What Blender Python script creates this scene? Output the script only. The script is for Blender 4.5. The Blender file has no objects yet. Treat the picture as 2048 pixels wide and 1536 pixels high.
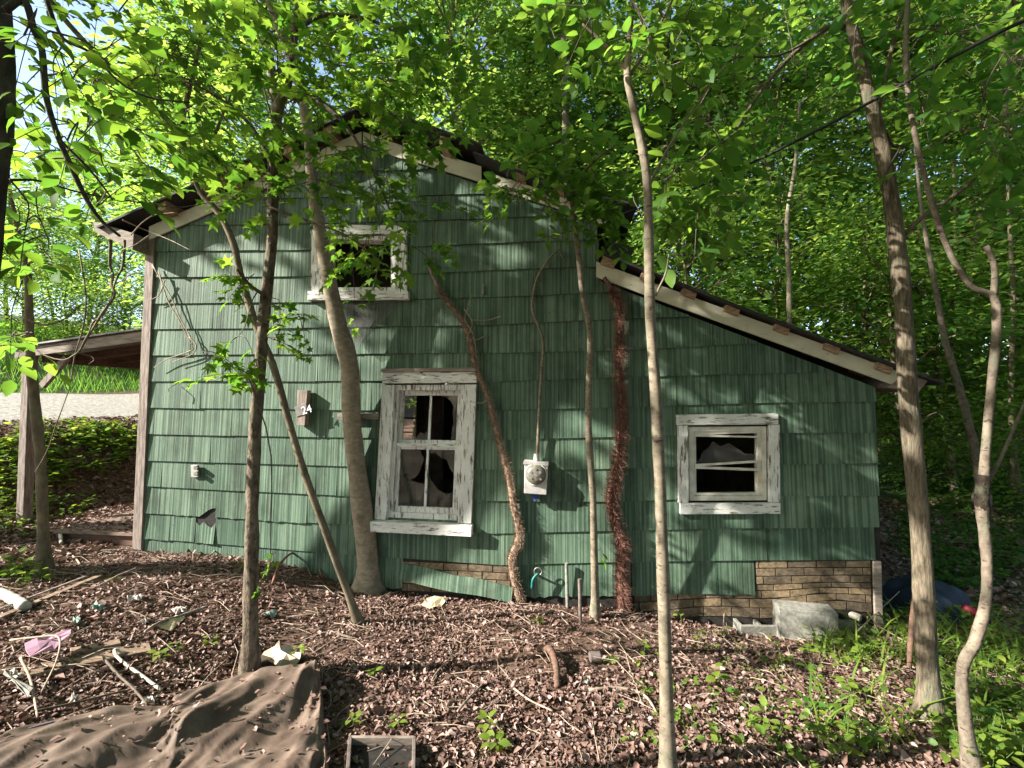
import bpy, math, random
import numpy as np
from mathutils import Vector, Matrix, noise as mnoise

rng = np.random.default_rng(7)
random.seed(7)
scene = bpy.context.scene
C = scene.collection

# ------------------------------------------------------------------ camera, sky, sun, exposure
FPX = 900.0                                   # focal length in pixels of a 2048 px wide picture
YAW, PITCH = math.radians(6.5), math.radians(2.0)
CAM = np.array([0.555, -4.868, 2.18])
Fv = np.array([-math.sin(YAW) * math.cos(PITCH), math.cos(YAW) * math.cos(PITCH), math.sin(PITCH)])
Rv = np.array([math.cos(YAW), math.sin(YAW), 0.0])
Uv = np.cross(Rv, Fv)
cam_data = bpy.data.cameras.new("camera")
cam_data.sensor_width = 36.0
cam_data.lens = 36.0 * FPX / 2048.0
cam_data.clip_start = 0.05
cam_data.clip_end = 500.0
cam = bpy.data.objects.new("camera", cam_data)
C.objects.link(cam)
mw = Matrix(((Rv[0], Uv[0], -Fv[0], CAM[0]), (Rv[1], Uv[1], -Fv[1], CAM[1]), (Rv[2], Uv[2], -Fv[2], CAM[2]), (0, 0, 0, 1)))
cam.matrix_world = mw
scene.camera = cam

SUN_TO = np.array([-0.28, -0.105, 0.172])     # from the place towards the sun
SUN_TO = SUN_TO / np.linalg.norm(SUN_TO)
SUN_EL = math.asin(SUN_TO[2])
SUN_AZ = math.atan2(SUN_TO[0], SUN_TO[1])
world = bpy.data.worlds.new("World")
scene.world = world
world.use_nodes = True
wn = world.node_tree.nodes
wl = world.node_tree.links
sky = wn.new("ShaderNodeTexSky")
sky.sky_type = 'NISHITA'
sky.sun_disc = False
sky.sun_elevation = SUN_EL
sky.sun_rotation = SUN_AZ
sky.air_density = 1.0
sky.dust_density = 1.5
wl.new(sky.outputs[0], wn["Background"].inputs[0])
wn["Background"].inputs[1].default_value = 0.1
sun_d = bpy.data.lights.new("sun", 'SUN')
sun_d.energy = 5.0
sun_d.angle = math.radians(0.53)
sun_d.color = (1.0, 0.95, 0.86)
sun = bpy.data.objects.new("sun", sun_d)
C.objects.link(sun)
sun.rotation_euler = Vector(SUN_TO).to_track_quat('Z', 'Y').to_euler()
sun.location = (-20, -8, 14)
scene.view_settings.view_transform = 'Standard'
scene.view_settings.look = 'None'
scene.view_settings.gamma = 1.0
scene.view_settings.use_curve_mapping = False
scene.view_settings.exposure = 1.95
scene.render.engine = 'CYCLES'
scene.cycles.max_bounces = 7
scene.cycles.diffuse_bounces = 4
scene.cycles.glossy_bounces = 3
scene.cycles.transmission_bounces = 5
scene.cycles.transparent_max_bounces = 8
scene.cycles.use_denoising = True
scene.cycles.sample_clamp_indirect = 6.0

# ------------------------------------------------------------------ pixel rays (photo pixels, 2048 x 1536) to real places
def ray(px, py):
    v = Fv + Rv * ((px - 1024.0) / FPX) - Uv * ((py - 768.0) / FPX)
    return v

def wp(px, py, y=0.0):                        # point on the upright plane Y = y
    v = ray(px, py)
    return CAM + v * ((y - CAM[1]) / v[1])

def dp(px, py, d):                            # point at distance d in front of the camera
    return CAM + ray(px, py) * d

def project(p):
    q = np.asarray(p) - CAM
    d = q @ Fv
    return 1024 + FPX * (q @ Rv) / d, 768 - FPX * (q @ Uv) / d, d

def sstep(a, b, x):
    t = np.clip((np.asarray(x, float) - a) / (b - a), 0, 1)
    return t * t * (3 - 2 * t)

base_px = [(285, 1098), (480, 1112), (610, 1140), (735, 1180), (900, 1196), (1040, 1204), (1250, 1222), (1500, 1262), (1765, 1256)]
bx = [wp(a, b)[0] for a, b in base_px]
bz = [wp(a, b)[2] for a, b in base_px]
BX = np.array([-40.0, -6.0] + bx + [6.0, 12.0, 40.0])
BZ = np.array([bz[0] + 0.12, bz[0] + 0.08] + bz + [bz[-1] + 0.02, bz[-1] + 0.15, bz[-1] + 1.0])

def vnoise(x, y, s, seed=0.0):
    x = np.atleast_1d(np.asarray(x, float)); y = np.atleast_1d(np.asarray(y, float))
    r = np.zeros_like(x)
    for k, (fx, fy, ph) in enumerate(((1.0, 0.37, 0.3), (-0.53, 1.1, 1.9), (0.81, -0.94, 4.1), (1.7, 1.3, 2.2), (-1.9, 0.7, 5.3), (2.9, -2.1, 0.9))):
        r += np.sin((fx * x + fy * y) * s + ph + seed * (k + 1)) / (1.0 + 0.35 * k)
    return r / 3.2

def ground_z(x, y):
    x = np.asarray(x, float); y = np.asarray(y, float)
    zb = np.interp(x, BX, BZ)
    zf = 0.60 - 0.035 * np.clip(x, -6, 6)
    t = np.clip(-y / 4.9, 0, 1.6)
    z = zb + (zf - zb) * t * sstep(-40, 0, y * 0 + 1)
    bank = sstep(-6.2, -9.0, x) * 1.22 * sstep(-9, -1, y)      # bank up to the gravel road
    far = sstep(-13.0, -20.0, x) * 2.2 + np.clip(-20 - x, 0, 100) * 0.12
    z = z + bank + far + 0.62 * np.clip((-8.9 - x) / 4.1, 0, 1)
    z = z + np.clip(y - 7, 0, 100) * 0.07 + np.clip(x - 9, 0, 100) * 0.05
    onroad = sstep(-8.6, -9.2, x) * sstep(-13.2, -12.6, x)
    rough = vnoise(x, y, 1.7) * 0.035 + vnoise(x, y, 5.1, 2.0) * 0.012
    z = z + (rough * (1 - onroad)).reshape(z.shape)
    return z

def gz(x, y):
    return float(ground_z(np.array([x]), np.array([y]))[0])

def gp(px, py):                               # where the ray through a pixel meets the ground
    v = ray(px, py)
    def first(ts):
        P = CAM[None, :] + ts[:, None] * v[None, :]
        under = P[:, 2] < ground_z(P[:, 0], P[:, 1])
        return int(np.argmax(under)) if under.any() else len(ts) - 1
    ts = np.linspace(0.6, 9.6, 46); k = first(ts)
    if k == len(ts) - 1: ts = np.linspace(9.4, 60, 200); k = first(ts)
    k = max(k, 1)
    ts = np.linspace(ts[k - 1], ts[k], 60); k = first(ts)
    return CAM + v * ts[k]

# ------------------------------------------------------------------ materials
def new_mat(name):
    m = bpy.data.materials.new(name)
    m.use_nodes = True
    nt = m.node_tree
    for n in list(nt.nodes): nt.nodes.remove(n)
    out = nt.nodes.new("ShaderNodeOutputMaterial")
    return m, nt, out

def N(nt, t, **kw):
    n = nt.nodes.new(t)
    for k, v in kw.items(): setattr(n, k, v)
    return n

def ramp(nt, src, stops):
    r = nt.nodes.new("ShaderNodeValToRGB")
    e = r.color_ramp.elements
    while len(e) > 1: e.remove(e[-1])
    e[0].position = stops[0][0]; e[0].color = tuple(stops[0][1]) + (1,)
    for p, c in stops[1:]:
        x = e.new(p); x.color = tuple(c) + (1,)
    nt.links.new(src, r.inputs[0])
    return r

def scaled_pos(nt, sx, sy, sz, obj=False):
    if obj:
        g = N(nt, "ShaderNodeTexCoord"); o = g.outputs["Object"]
    else:
        g = N(nt, "ShaderNodeNewGeometry"); o = g.outputs["Position"]
    m = N(nt, "ShaderNodeMapping")
    m.inputs["Scale"].default_value = (sx, sy, sz)
    nt.links.new(o, m.inputs[0])
    return m.outputs[0]

def noise_tex(nt, vec, scale, detail=4.0, rough=0.55, w=None):
    n = N(nt, "ShaderNodeTexNoise")
    if w is not None:
        n.noise_dimensions = '4D'
        nt.links.new(w, n.inputs["W"])
    n.inputs["Scale"].default_value = scale
    n.inputs["Detail"].default_value = detail
    n.inputs["Roughness"].default_value = rough
    nt.links.new(vec, n.inputs["Vector"])
    return n.outputs["Fac"]

def mixc(nt, fac, a, b, mode='MIX'):
    m = N(nt, "ShaderNodeMix", data_type='RGBA', blend_type=mode)
    if isinstance(fac, float): m.inputs[0].default_value = fac
    else: nt.links.new(fac, m.inputs[0])
    for i, v in ((6, a), (7, b)):
        if isinstance(v, (tuple, list)): m.inputs[i].default_value = tuple(v) + (1,)
        else: nt.links.new(v, m.inputs[i])
    return m.outputs[2]

def math_n(nt, op, a, b=None):
    m = N(nt, "ShaderNodeMath", operation=op)
    for i, v in ((0, a), (1, b)):
        if v is None: continue
        if isinstance(v, (int, float)): m.inputs[i].default_value = v
        else: nt.links.new(v, m.inputs[i])
    return m.outputs[0]

def bsdf(nt, out, col, rough=0.8, bump=None, bstr=0.3, bdist=0.01, metallic=0.0, spec=0.3):
    p = N(nt, "ShaderNodeBsdfPrincipled")
    if isinstance(col, (tuple, list)): p.inputs["Base Color"].default_value = tuple(col) + (1,)
    else: nt.links.new(col, p.inputs["Base Color"])
    if isinstance(rough, float): p.inputs["Roughness"].default_value = rough
    else: nt.links.new(rough, p.inputs["Roughness"])
    p.inputs["Metallic"].default_value = metallic
    p.inputs["Specular IOR Level"].default_value = spec
    if bump is not None:
        b = N(nt, "ShaderNodeBump")
        b.inputs["Strength"].default_value = bstr
        b.inputs["Distance"].default_value = bdist
        nt.links.new(bump, b.inputs["Height"])
        nt.links.new(b.outputs[0], p.inputs["Normal"])
    nt.links.new(p.outputs[0], out.inputs[0])
    return p

def simple(name, col, col2=None, scale=20.0, rough=0.8, bstr=0.25, bdist=0.006, stretch=(1, 1, 1), metallic=0.0, spec=0.3, detail=5.0):
    m, nt, out = new_mat(name)
    v = scaled_pos(nt, *stretch)
    f = noise_tex(nt, v, scale, detail)
    if col2 is None: col2 = tuple(c * 0.6 for c in col)
    r = ramp(nt, f, [(0.32, col2), (0.66, col)])
    bsdf(nt, out, r.outputs[0], rough, f, bstr, bdist, metallic, spec)
    return m

M = {}
def make_siding(name, worn):
    m, nt, out = new_mat(name)
    oi = N(nt, "ShaderNodeObjectInfo")
    w = math_n(nt, 'MULTIPLY', oi.outputs["Random"], 40.0)
    v1 = scaled_pos(nt, 44.0, 0.0, 0.012)
    a = noise_tex(nt, v1, 1.0, 1.0, 0.45, w)
    v2 = scaled_pos(nt, 1, 1, 1)
    big = noise_tex(nt, v2, 2.2, 4.0)
    gran = noise_tex(nt, v2, 330.0, 2.0, 0.7)
    stripes = ramp(nt, a, [(0.36, (0.027, 0.066, 0.042)), (0.47, (0.047, 0.101, 0.064)), (0.515, (0.100, 0.160, 0.112)), (0.62, (0.158, 0.222, 0.168))])
    c = mixc(nt, 0.36, stripes.outputs[0], ramp(nt, gran, [(0.35, (0.036, 0.070, 0.048)), (0.65, (0.185, 0.255, 0.195))]).outputs[0])
    tone = ramp(nt, oi.outputs["Random"], [(0.0, (0.76, 0.80, 0.78)), (1.0, (1.08, 1.06, 1.02))])
    c = mixc(nt, 1.0, c, tone.outputs[0], 'MULTIPLY')
    grime = ramp(nt, noise_tex(nt, scaled_pos(nt, 1.0, 1.0, 0.45), 3.0, 7.0, 0.65), [(0.34, (0.40, 0.41, 0.36)), (0.50, (0.85, 0.86, 0.82)), (0.66, (1.1, 1.08, 1.06))])
    c = mixc(nt, 0.95, c, grime.outputs[0], 'MULTIPLY')
    v3 = scaled_pos(nt, 1, 1, 1)                 # nail holes and chips
    vor = N(nt, "ShaderNodeTexVoronoi"); vor.inputs["Scale"].default_value = 6.5
    nt.links.new(v3, vor.inputs["Vector"])
    hole = ramp(nt, vor.outputs["Distance"], [(0.035, (1, 1, 1)), (0.055, (0, 0, 0))])
    nt2 = noise_tex(nt, v3, 60.0, 3.0)
    holef = math_n(nt, 'MULTIPLY', hole.outputs[0], ramp(nt, nt2, [(0.45, (0, 0, 0)), (0.5, (1, 1, 1))]).outputs[0])
    c = mixc(nt, holef, c, (0.012, 0.011, 0.010))
    pale = ramp(nt, noise_tex(nt, scaled_pos(nt, 5.0, 5.0, 1.3), 1.5, 6.0, 0.7), [(0.60, (0, 0, 0)), (0.78, (1, 1, 1))])
    c = mixc(nt, math_n(nt, 'MULTIPLY', pale.outputs[0], worn), c, (0.36, 0.40, 0.37))
    hb = math_n(nt, 'ADD', math_n(nt, 'MULTIPLY', a, 1.3), math_n(nt, 'MULTIPLY', gran, 0.16))
    hb = math_n(nt, 'SUBTRACT', hb, math_n(nt, 'MULTIPLY', holef, 0.5))
    bsdf(nt, out, c, 0.7, hb, 0.6, 0.009, spec=0.3)
    return m
M['siding'] = make_siding("striped green siding", 0.35)
M['backing'] = simple("black fibre backing", (0.03, 0.026, 0.022), (0.012, 0.011, 0.010), 30)
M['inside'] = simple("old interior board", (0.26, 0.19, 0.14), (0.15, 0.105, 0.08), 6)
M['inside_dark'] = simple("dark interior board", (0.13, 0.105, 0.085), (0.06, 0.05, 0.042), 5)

def make_peel(name, paint, wood, amount, stretch):
    m, nt, out = new_mat(name)
    v = scaled_pos(nt, *stretch)
    f = noise_tex(nt, v, 9.0, 8.0, 0.72)
    crack = noise_tex(nt, scaled_pos(nt, stretch[0] * 6, stretch[1] * 6, stretch[2] * 6), 7.0, 4.0, 0.7)
    grain = ramp(nt, crack, [(0.3, tuple(c * 0.45 for c in wood)), (0.7, wood)])
    mask = ramp(nt, f, [(amount - 0.03, (1, 1, 1)), (amount + 0.03, (0, 0, 0))])
    pv = ramp(nt, noise_tex(nt, scaled_pos(nt, 1, 1, 1), 5.0, 4.0), [(0.3, tuple(c * 0.78 for c in paint)), (0.65, paint)])
    lines = ramp(nt, crack, [(0.30, (1, 1, 1)), (0.36, (0, 0, 0))])
    mk = math_n(nt, 'MAXIMUM', mask.outputs[0], math_n(nt, 'MULTIPLY', lines.outputs[0], 0.5))
    c = mixc(nt, mk, pv.outputs[0], grain.outputs[0])
    h = math_n(nt, 'SUBTRACT', math_n(nt, 'MULTIPLY', crack, 0.4), math_n(nt, 'MULTIPLY', mk, 0.6))
    bsdf(nt, out, c, 0.75, h, 0.6, 0.006)
    return m
M['paint_v'] = make_peel("peeling white paint upright", (0.72, 0.71, 0.67), (0.22, 0.175, 0.135), 0.435, (5.0, 5.0, 0.6))
M['paint_h'] = make_peel("peeling white paint level", (0.72, 0.71, 0.67), (0.22, 0.175, 0.135), 0.43, (0.7, 4.0, 4.0))
M['rake'] = make_peel("cream rake paint", (0.60, 0.57, 0.44), (0.26, 0.20, 0.14), 0.36, (0.8, 2.0, 2.6))
M['wood_raw'] = simple("weathered wood end grain", (0.42, 0.30, 0.19), (0.20, 0.13, 0.08), 14, stretch=(1, 1, 4))
M['wood_grey'] = simple("weathered grey wood", (0.30, 0.245, 0.21), (0.13, 0.10, 0.085), 8, stretch=(5, 5, 0.8), bstr=0.6, bdist=0.008)
M['wood_greyh'] = simple("weathered grey wood level", (0.30, 0.25, 0.21), (0.13, 0.10, 0.08), 8, stretch=(0.8, 4, 5), bstr=0.6, bdist=0.008)
M['wood_red'] = simple("red brown porch timber", (0.16, 0.092, 0.062), (0.08, 0.048, 0.035), 8, stretch=(0.8, 4, 4))
M['deck'] = simple("litter stained deck wood", (0.22, 0.155, 0.12), (0.11, 0.07, 0.052), 9, stretch=(1, 4, 4))
M['roofing'] = simple("dark roll roofing", (0.045, 0.043, 0.042), (0.02, 0.02, 0.02), 60, bstr=0.4)
M['tin'] = simple("dull porch roof metal", (0.30, 0.29, 0.28), (0.16, 0.14, 0.13), 6, rough=0.55, metallic=0.4)
def make_brick():
    m, nt, out = new_mat("faux brick tile")
    f = noise_tex(nt, scaled_pos(nt, 1, 1, 2), 24.0, 6.0, 0.7)
    oi = N(nt, "ShaderNodeObjectInfo")
    c = ramp(nt, f, [(0.32, (0.10, 0.075, 0.05)), (0.6, (0.25, 0.19, 0.12)), (0.75, (0.30, 0.235, 0.16))]).outputs[0]
    c = mixc(nt, 1.0, c, ramp(nt, oi.outputs["Random"], [(0.0, (0.62, 0.62, 0.66)), (0.6, (0.95, 0.93, 0.90)), (1.0, (1.15, 1.08, 1.0))]).outputs[0], 'MULTIPLY')
    st = ramp(nt, noise_tex(nt, scaled_pos(nt, 1, 1, 1), 5.0, 6.0, 0.7), [(0.38, (0.35, 0.33, 0.30)), (0.55, (1, 1, 1))])
    c = mixc(nt, 0.8, c, st.outputs[0], 'MULTIPLY')
    bsdf(nt, out, c, 0.9, f, 0.6, 0.006)
    return m
M['brick'] = make_brick()
M['alu'] = simple("aged white window rail", (0.66, 0.64, 0.57), (0.46, 0.43, 0.36), 10, rough=0.45)
M['meter'] = simple("galvanised grey meter box", (0.50, 0.48, 0.46), (0.36, 0.34, 0.32), 12, rough=0.5, metallic=0.25)
M['dial'] = simple("dusty meter dial", (0.20, 0.19, 0.15), (0.08, 0.08, 0.06), 50, rough=0.25, spec=0.6)
M['black'] = simple("black rubber cable", (0.02, 0.02, 0.02), (0.012, 0.012, 0.012), 30, rough=0.6)
M['blue'] = simple("blue plastic tag", (0.02, 0.05, 0.45), (0.015, 0.03, 0.3), 30, rough=0.4)
M['plate'] = simple("grey number tile", (0.22, 0.19, 0.185), (0.15, 0.13, 0.125), 20, rough=0.6)
M['white'] = simple("white number paint", (0.85, 0.84, 0.82), (0.75, 0.74, 0.72), 20)
M['conc'] = simple("grey concrete", (0.24, 0.235, 0.205), (0.13, 0.125, 0.105), 35, bstr=0.6, bdist=0.006)
M['pvc'] = simple("dirty white plastic", (0.48, 0.45, 0.39), (0.28, 0.25, 0.20), 9, rough=0.5)
M['steel'] = simple("rusty grey pipe", (0.22, 0.18, 0.165), (0.10, 0.075, 0.065), 18, rough=0.6, metallic=0.3)
M['teal'] = simple("teal tap paint", (0.02, 0.18, 0.16), (0.012, 0.10, 0.09), 18, rough=0.5)
M['brass'] = simple("dull tap metal", (0.35, 0.33, 0.30), (0.2, 0.18, 0.15), 18, rough=0.4, metallic=0.6)
M['tarp'] = None
M['cardboard'] = simple("pale tan board", (0.62, 0.52, 0.34), (0.45, 0.35, 0.2), 7)
M['rotten'] = simple("rotten plank", (0.30, 0.21, 0.145), (0.11, 0.07, 0.048), 7, stretch=(1, 4, 4), bstr=0.7, bdist=0.012)
M['purple'] = simple("mauve plastic sheet", (0.42, 0.24, 0.33), (0.30, 0.16, 0.22), 5, rough=0.5)
M['cloth'] = simple("crumpled off white cloth", (0.55, 0.48, 0.39), (0.33, 0.26, 0.19), 9)
M['bluegrey'] = simple("faded blue plate", (0.14, 0.14, 0.20), (0.08, 0.075, 0.10), 14)
M['glasschip'] = simple("pale green scrap", (0.24, 0.32, 0.28), (0.14, 0.19, 0.16), 20, rough=0.35)
M['bluetarp'] = simple("dark blue tarp", (0.035, 0.05, 0.085), (0.02, 0.028, 0.05), 8)
M['red'] = simple("red plastic", (0.22, 0.02, 0.035), (0.12, 0.012, 0.02), 8, rough=0.5)
M['lump'] = simple("rust brown foam", (0.36, 0.17, 0.07), (0.22, 0.09, 0.035), 16, bstr=0.6)
M['paperwhite'] = simple("white litter scrap", (0.52, 0.49, 0.45), (0.25, 0.21, 0.18), 14)
M['gravel'] = None

def make_glass():
    m, nt, out = new_mat("dusty window glass")
    t = N(nt, "ShaderNodeBsdfTransparent"); t.inputs[0].default_value = (0.86, 0.88, 0.86, 1)
    g = N(nt, "ShaderNodeBsdfGlossy"); g.inputs["Roughness"].default_value = 0.02
    d = N(nt, "ShaderNodeBsdfDiffuse"); d.inputs[0].default_value = (0.45, 0.43, 0.38, 1)
    fr = N(nt, "ShaderNodeFresnel"); fr.inputs[0].default_value = 1.5
    mx = N(nt, "ShaderNodeMixShader")
    nt.links.new(fr.outputs[0], mx.inputs[0]); nt.links.new(t.outputs[0], mx.inputs[1]); nt.links.new(g.outputs[0], mx.inputs[2])
    dust = ramp(nt, noise_tex(nt, scaled_pos(nt, 1, 1, 1), 5.0, 7.0, 0.7), [(0.45, (0.05, 0.05, 0.05)), (0.8, (0.22, 0.22, 0.22))])
    mx2 = N(nt, "ShaderNodeMixShader")
    nt.links.new(dust.outputs[0], mx2.inputs[0]); nt.links.new(mx.outputs[0], mx2.inputs[1]); nt.links.new(d.outputs[0], mx2.inputs[2])
    nt.links.new(mx2.outputs[0], out.inputs[0])
    return m
M['glass'] = make_glass()

def make_screen():
    m, nt, out = new_mat("torn insect screen")
    t = N(nt, "ShaderNodeBsdfTransparent")
    d = N(nt, "ShaderNodeBsdfDiffuse"); d.inputs[0].default_value = (0.11, 0.105, 0.10, 1)
    mx = N(nt, "ShaderNodeMixShader"); mx.inputs[0].default_value = 0.45
    nt.links.new(t.outputs[0], mx.inputs[1]); nt.links.new(d.outputs[0], mx.inputs[2])
    nt.links.new(mx.outputs[0], out.inputs[0])
    return m
M['screen'] = make_screen()

def make_leaf(name, stops, trans, tfac=0.5, gloss=0.02):
    m, nt, out = new_mat(name)
    at = N(nt, "ShaderNodeAttribute"); at.attribute_name = "tint"
    r = ramp(nt, at.outputs["Fac"], stops)
    rt = ramp(nt, at.outputs["Fac"], trans)
    d = N(nt, "ShaderNodeBsdfDiffuse"); nt.links.new(r.outputs[0], d.inputs[0])
    t = N(nt, "ShaderNodeBsdfTranslucent"); nt.links.new(rt.outputs[0], t.inputs[0])
    mx = N(nt, "ShaderNodeMixShader"); mx.inputs[0].default_value = tfac
    nt.links.new(d.outputs[0], mx.inputs[1]); nt.links.new(t.outputs[0], mx.inputs[2])
    g = N(nt, "ShaderNodeBsdfGlossy"); g.inputs["Roughness"].default_value = 0.5
    mx2 = N(nt, "ShaderNodeMixShader"); mx2.inputs[0].default_value = gloss
    nt.links.new(mx.outputs[0], mx2.inputs[1]); nt.links.new(g.outputs[0], mx2.inputs[2])
    nt.links.new(mx2.outputs[0], out.inputs[0])
    return m
M['leaf_maple'] = make_leaf("maple leaf green", [(0, (0.03, 0.08, 0.014)), (1, (0.10, 0.18, 0.028))], [(0, (0.11, 0.28, 0.025)), (1, (0.33, 0.51, 0.045))], 0.5, 0.008)
M['leaf_broad'] = make_leaf("broad leaf green", [(0, (0.04, 0.10, 0.02)), (1, (0.10, 0.18, 0.03))], [(0, (0.12, 0.31, 0.03)), (1, (0.36, 0.55, 0.06))], 0.45, 0.008)
M['leaf_deep'] = make_leaf("deep leaf green", [(0, (0.03, 0.085, 0.02)), (1, (0.075, 0.15, 0.03))], [(0, (0.10, 0.29, 0.035)), (1, (0.34, 0.54, 0.06))], 0.5, 0.008)
M['leaf_far'] = make_leaf("forest leaf green", [(0, (0.03, 0.085, 0.022)), (1, (0.12, 0.21, 0.04))], [(0, (0.13, 0.33, 0.05)), (1, (0.52, 0.68, 0.10))], 0.52, 0.006)
M['leaf_weed'] = make_leaf("weed leaf green", [(0, (0.05, 0.12, 0.02)), (1, (0.16, 0.22, 0.03))], [(0, (0.16, 0.34, 0.03)), (1, (0.45, 0.52, 0.05))], 0.4)
M['leaf_dead'] = make_leaf("dead leaf brown", [(0, (0.085, 0.05, 0.036)), (0.4, (0.18, 0.108, 0.088)), (0.75, (0.32, 0.215, 0.185)), (1, (0.47, 0.37, 0.335))], [(0, (0.10, 0.05, 0.03)), (1, (0.30, 0.2, 0.14))], 0.12, 0.025)

def make_bark(name, c1, c2, scale, stretch, bstr, bdist, spots=None):
    m, nt, out = new_mat(name)
    v = scaled_pos(nt, *stretch)
    f = noise_tex(nt, v, scale, 6.0, 0.65)
    big = noise_tex(nt, scaled_pos(nt, 1, 1, 1), 3.5, 4.0)
    r = ramp(nt, f, [(0.34, c2), (0.62, c1)])
    c = mixc(nt, 0.5, r.outputs[0], ramp(nt, big, [(0.35, (0.6, 0.6, 0.55)), (0.65, (1.1, 1.08, 1.0))]).outputs[0], 'MULTIPLY')
    li = noise_tex(nt, scaled_pos(nt, 1, 1, 0.7), 7.0, 7.0, 0.72)
    c = mixc(nt, math_n(nt, 'MULTIPLY', ramp(nt, li, [(0.53, (0, 0, 0)), (0.62, (1, 1, 1))]).outputs[0], 0.55), c, (0.115, 0.125, 0.085))
    c = mixc(nt, math_n(nt, 'MULTIPLY', ramp(nt, li, [(0.36, (1, 1, 1)), (0.44, (0, 0, 0))]).outputs[0], 0.45), c, (0.055, 0.043, 0.033))
    if spots:
        sp = noise_tex(nt, scaled_pos(nt, 1, 1, 2.6), 26.0, 3.0, 0.6)
        c = mixc(nt, ramp(nt, sp, [(0.60, (0, 0, 0)), (0.66, (1, 1, 1))]).outputs[0], c, spots)
    bsdf(nt, out, c, 0.9, f, bstr, bdist, spec=0.15)
    return m
M['bark_rough'] = make_bark("rough dark bark", (0.21, 0.165, 0.125), (0.045, 0.033, 0.026), 30, (1, 1, 0.55), 1.0, 0.02)
M['bark_smooth'] = make_bark("smooth grey bark", (0.30, 0.25, 0.19), (0.19, 0.155, 0.115), 12, (1, 1, 2.5), 0.25, 0.006, (0.16, 0.13, 0.10))
M['bark_speck'] = make_bark("speckled pale bark", (0.25, 0.21, 0.16), (0.135, 0.11, 0.082), 16, (1, 1, 1.2), 0.4, 0.008, (0.07, 0.055, 0.04))
M['bark_furrow'] = make_bark("furrowed brown bark", (0.20, 0.165, 0.12), (0.06, 0.047, 0.034), 62, (1, 1, 0.16), 0.9, 0.016)
M['bark_twist'] = make_bark("mottled grey brown bark", (0.20, 0.165, 0.13), (0.085, 0.066, 0.052), 20, (1, 1, 0.9), 0.6, 0.012, (0.05, 0.038, 0.03))
M['bark_dark'] = make_bark("very dark bark", (0.085, 0.075, 0.065), (0.03, 0.026, 0.022), 20, (1, 1, 0.4), 0.8, 0.012)  # plain dark tone for the near left trunk and some branches
M['bark_thin'] = make_bark("thin olive bark", (0.20, 0.165, 0.115), (0.10, 0.08, 0.055), 16, (1, 1, 0.5), 0.3, 0.006)
M['twig'] = simple("brown twig", (0.13, 0.10, 0.075), (0.06, 0.045, 0.033), 30)
M['drytwig'] = simple("dry pale twig", (0.38, 0.30, 0.23), (0.2, 0.15, 0.11), 20)
M['vine_red'] = simple("red brown hairy vine", (0.23, 0.11, 0.078), (0.10, 0.048, 0.034), 40)
M['vine_tan'] = simple("tan hairy vine", (0.32, 0.22, 0.155), (0.14, 0.09, 0.06), 40)

def make_ground():
    m, nt, out = new_mat("forest soil and leaf mould")
    v = scaled_pos(nt, 1, 1, 1)
    f = noise_tex(nt, v, 26.0, 8.0, 0.7)
    b = noise_tex(nt, v, 1.6, 5.0)
    r = ramp(nt, f, [(0.30, (0.035, 0.022, 0.016)), (0.5, (0.12, 0.075, 0.055)), (0.7, (0.26, 0.18, 0.14))])
    at = N(nt, "ShaderNodeAttribute"); at.attribute_name = "moss"
    moss = ramp(nt, f, [(0.3, (0.012, 0.035, 0.010)), (0.7, (0.05, 0.11, 0.025))])
    fac = math_n(nt, 'MULTIPLY', at.outputs["Fac"], ramp(nt, b, [(0.3, (0.45, 0.45, 0.45)), (0.6, (1, 1, 1))]).outputs[0])
    c = mixc(nt, fac, r.outputs[0], moss.outputs[0])
    bsdf(nt, out, c, 0.95, f, 0.9, 0.03, spec=0.1)
    return m
M['ground'] = make_ground()
M['gravel'] = simple("pale gravel", (0.42, 0.385, 0.36), (0.14, 0.12, 0.11), 16, bstr=0.7, bdist=0.02, detail=8)

def make_tarp():
    m, nt, out = new_mat("muddy brown tarpaulin")
    v = scaled_pos(nt, 1, 1, 1)
    f = noise_tex(nt, v, 4.0, 7.0, 0.65)
    g = noise_tex(nt, v, 90.0, 2.0)
    r = ramp(nt, f, [(0.3, (0.05, 0.033, 0.025)), (0.5, (0.115, 0.078, 0.058)), (0.68, (0.19, 0.14, 0.11))])
    h = math_n(nt, 'ADD', math_n(nt, 'MULTIPLY', f, 0.9), math_n(nt, 'MULTIPLY', g, 0.1))
    bsdf(nt, out, r.outputs[0], 0.7, h, 0.5, 0.008)
    return m
M['tarp'] = make_tarp()

# ------------------------------------------------------------------ mesh helpers
def tag(o, label=None, cat=None, group=None, kind=None):
    if label: o["label"] = label
    if cat: o["category"] = cat
    if group: o["group"] = group
    if kind: o["kind"] = kind
    return o

def link(name, data, parent=None):
    o = bpy.data.objects.new(name, data)
    C.objects.link(o)
    if parent is not None:
        o.parent = parent
        o.matrix_parent_inverse = parent.matrix_world.inverted() if False else Matrix.Translation(-parent_origin(parent))
    return o

ORIG = {}
def parent_origin(p):
    t = Vector((0, 0, 0))
    while p is not None:
        t = t + p.location
        if p.parent is not None: t = t + p.matrix_parent_inverse.to_translation()
        p = p.parent
    return t

def empty(name, loc):
    o = bpy.data.objects.new(name, None)
    o.empty_display_size = 0.1
    o.location = Vector([float(c) for c in loc])
    C.objects.link(o)
    return o

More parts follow.
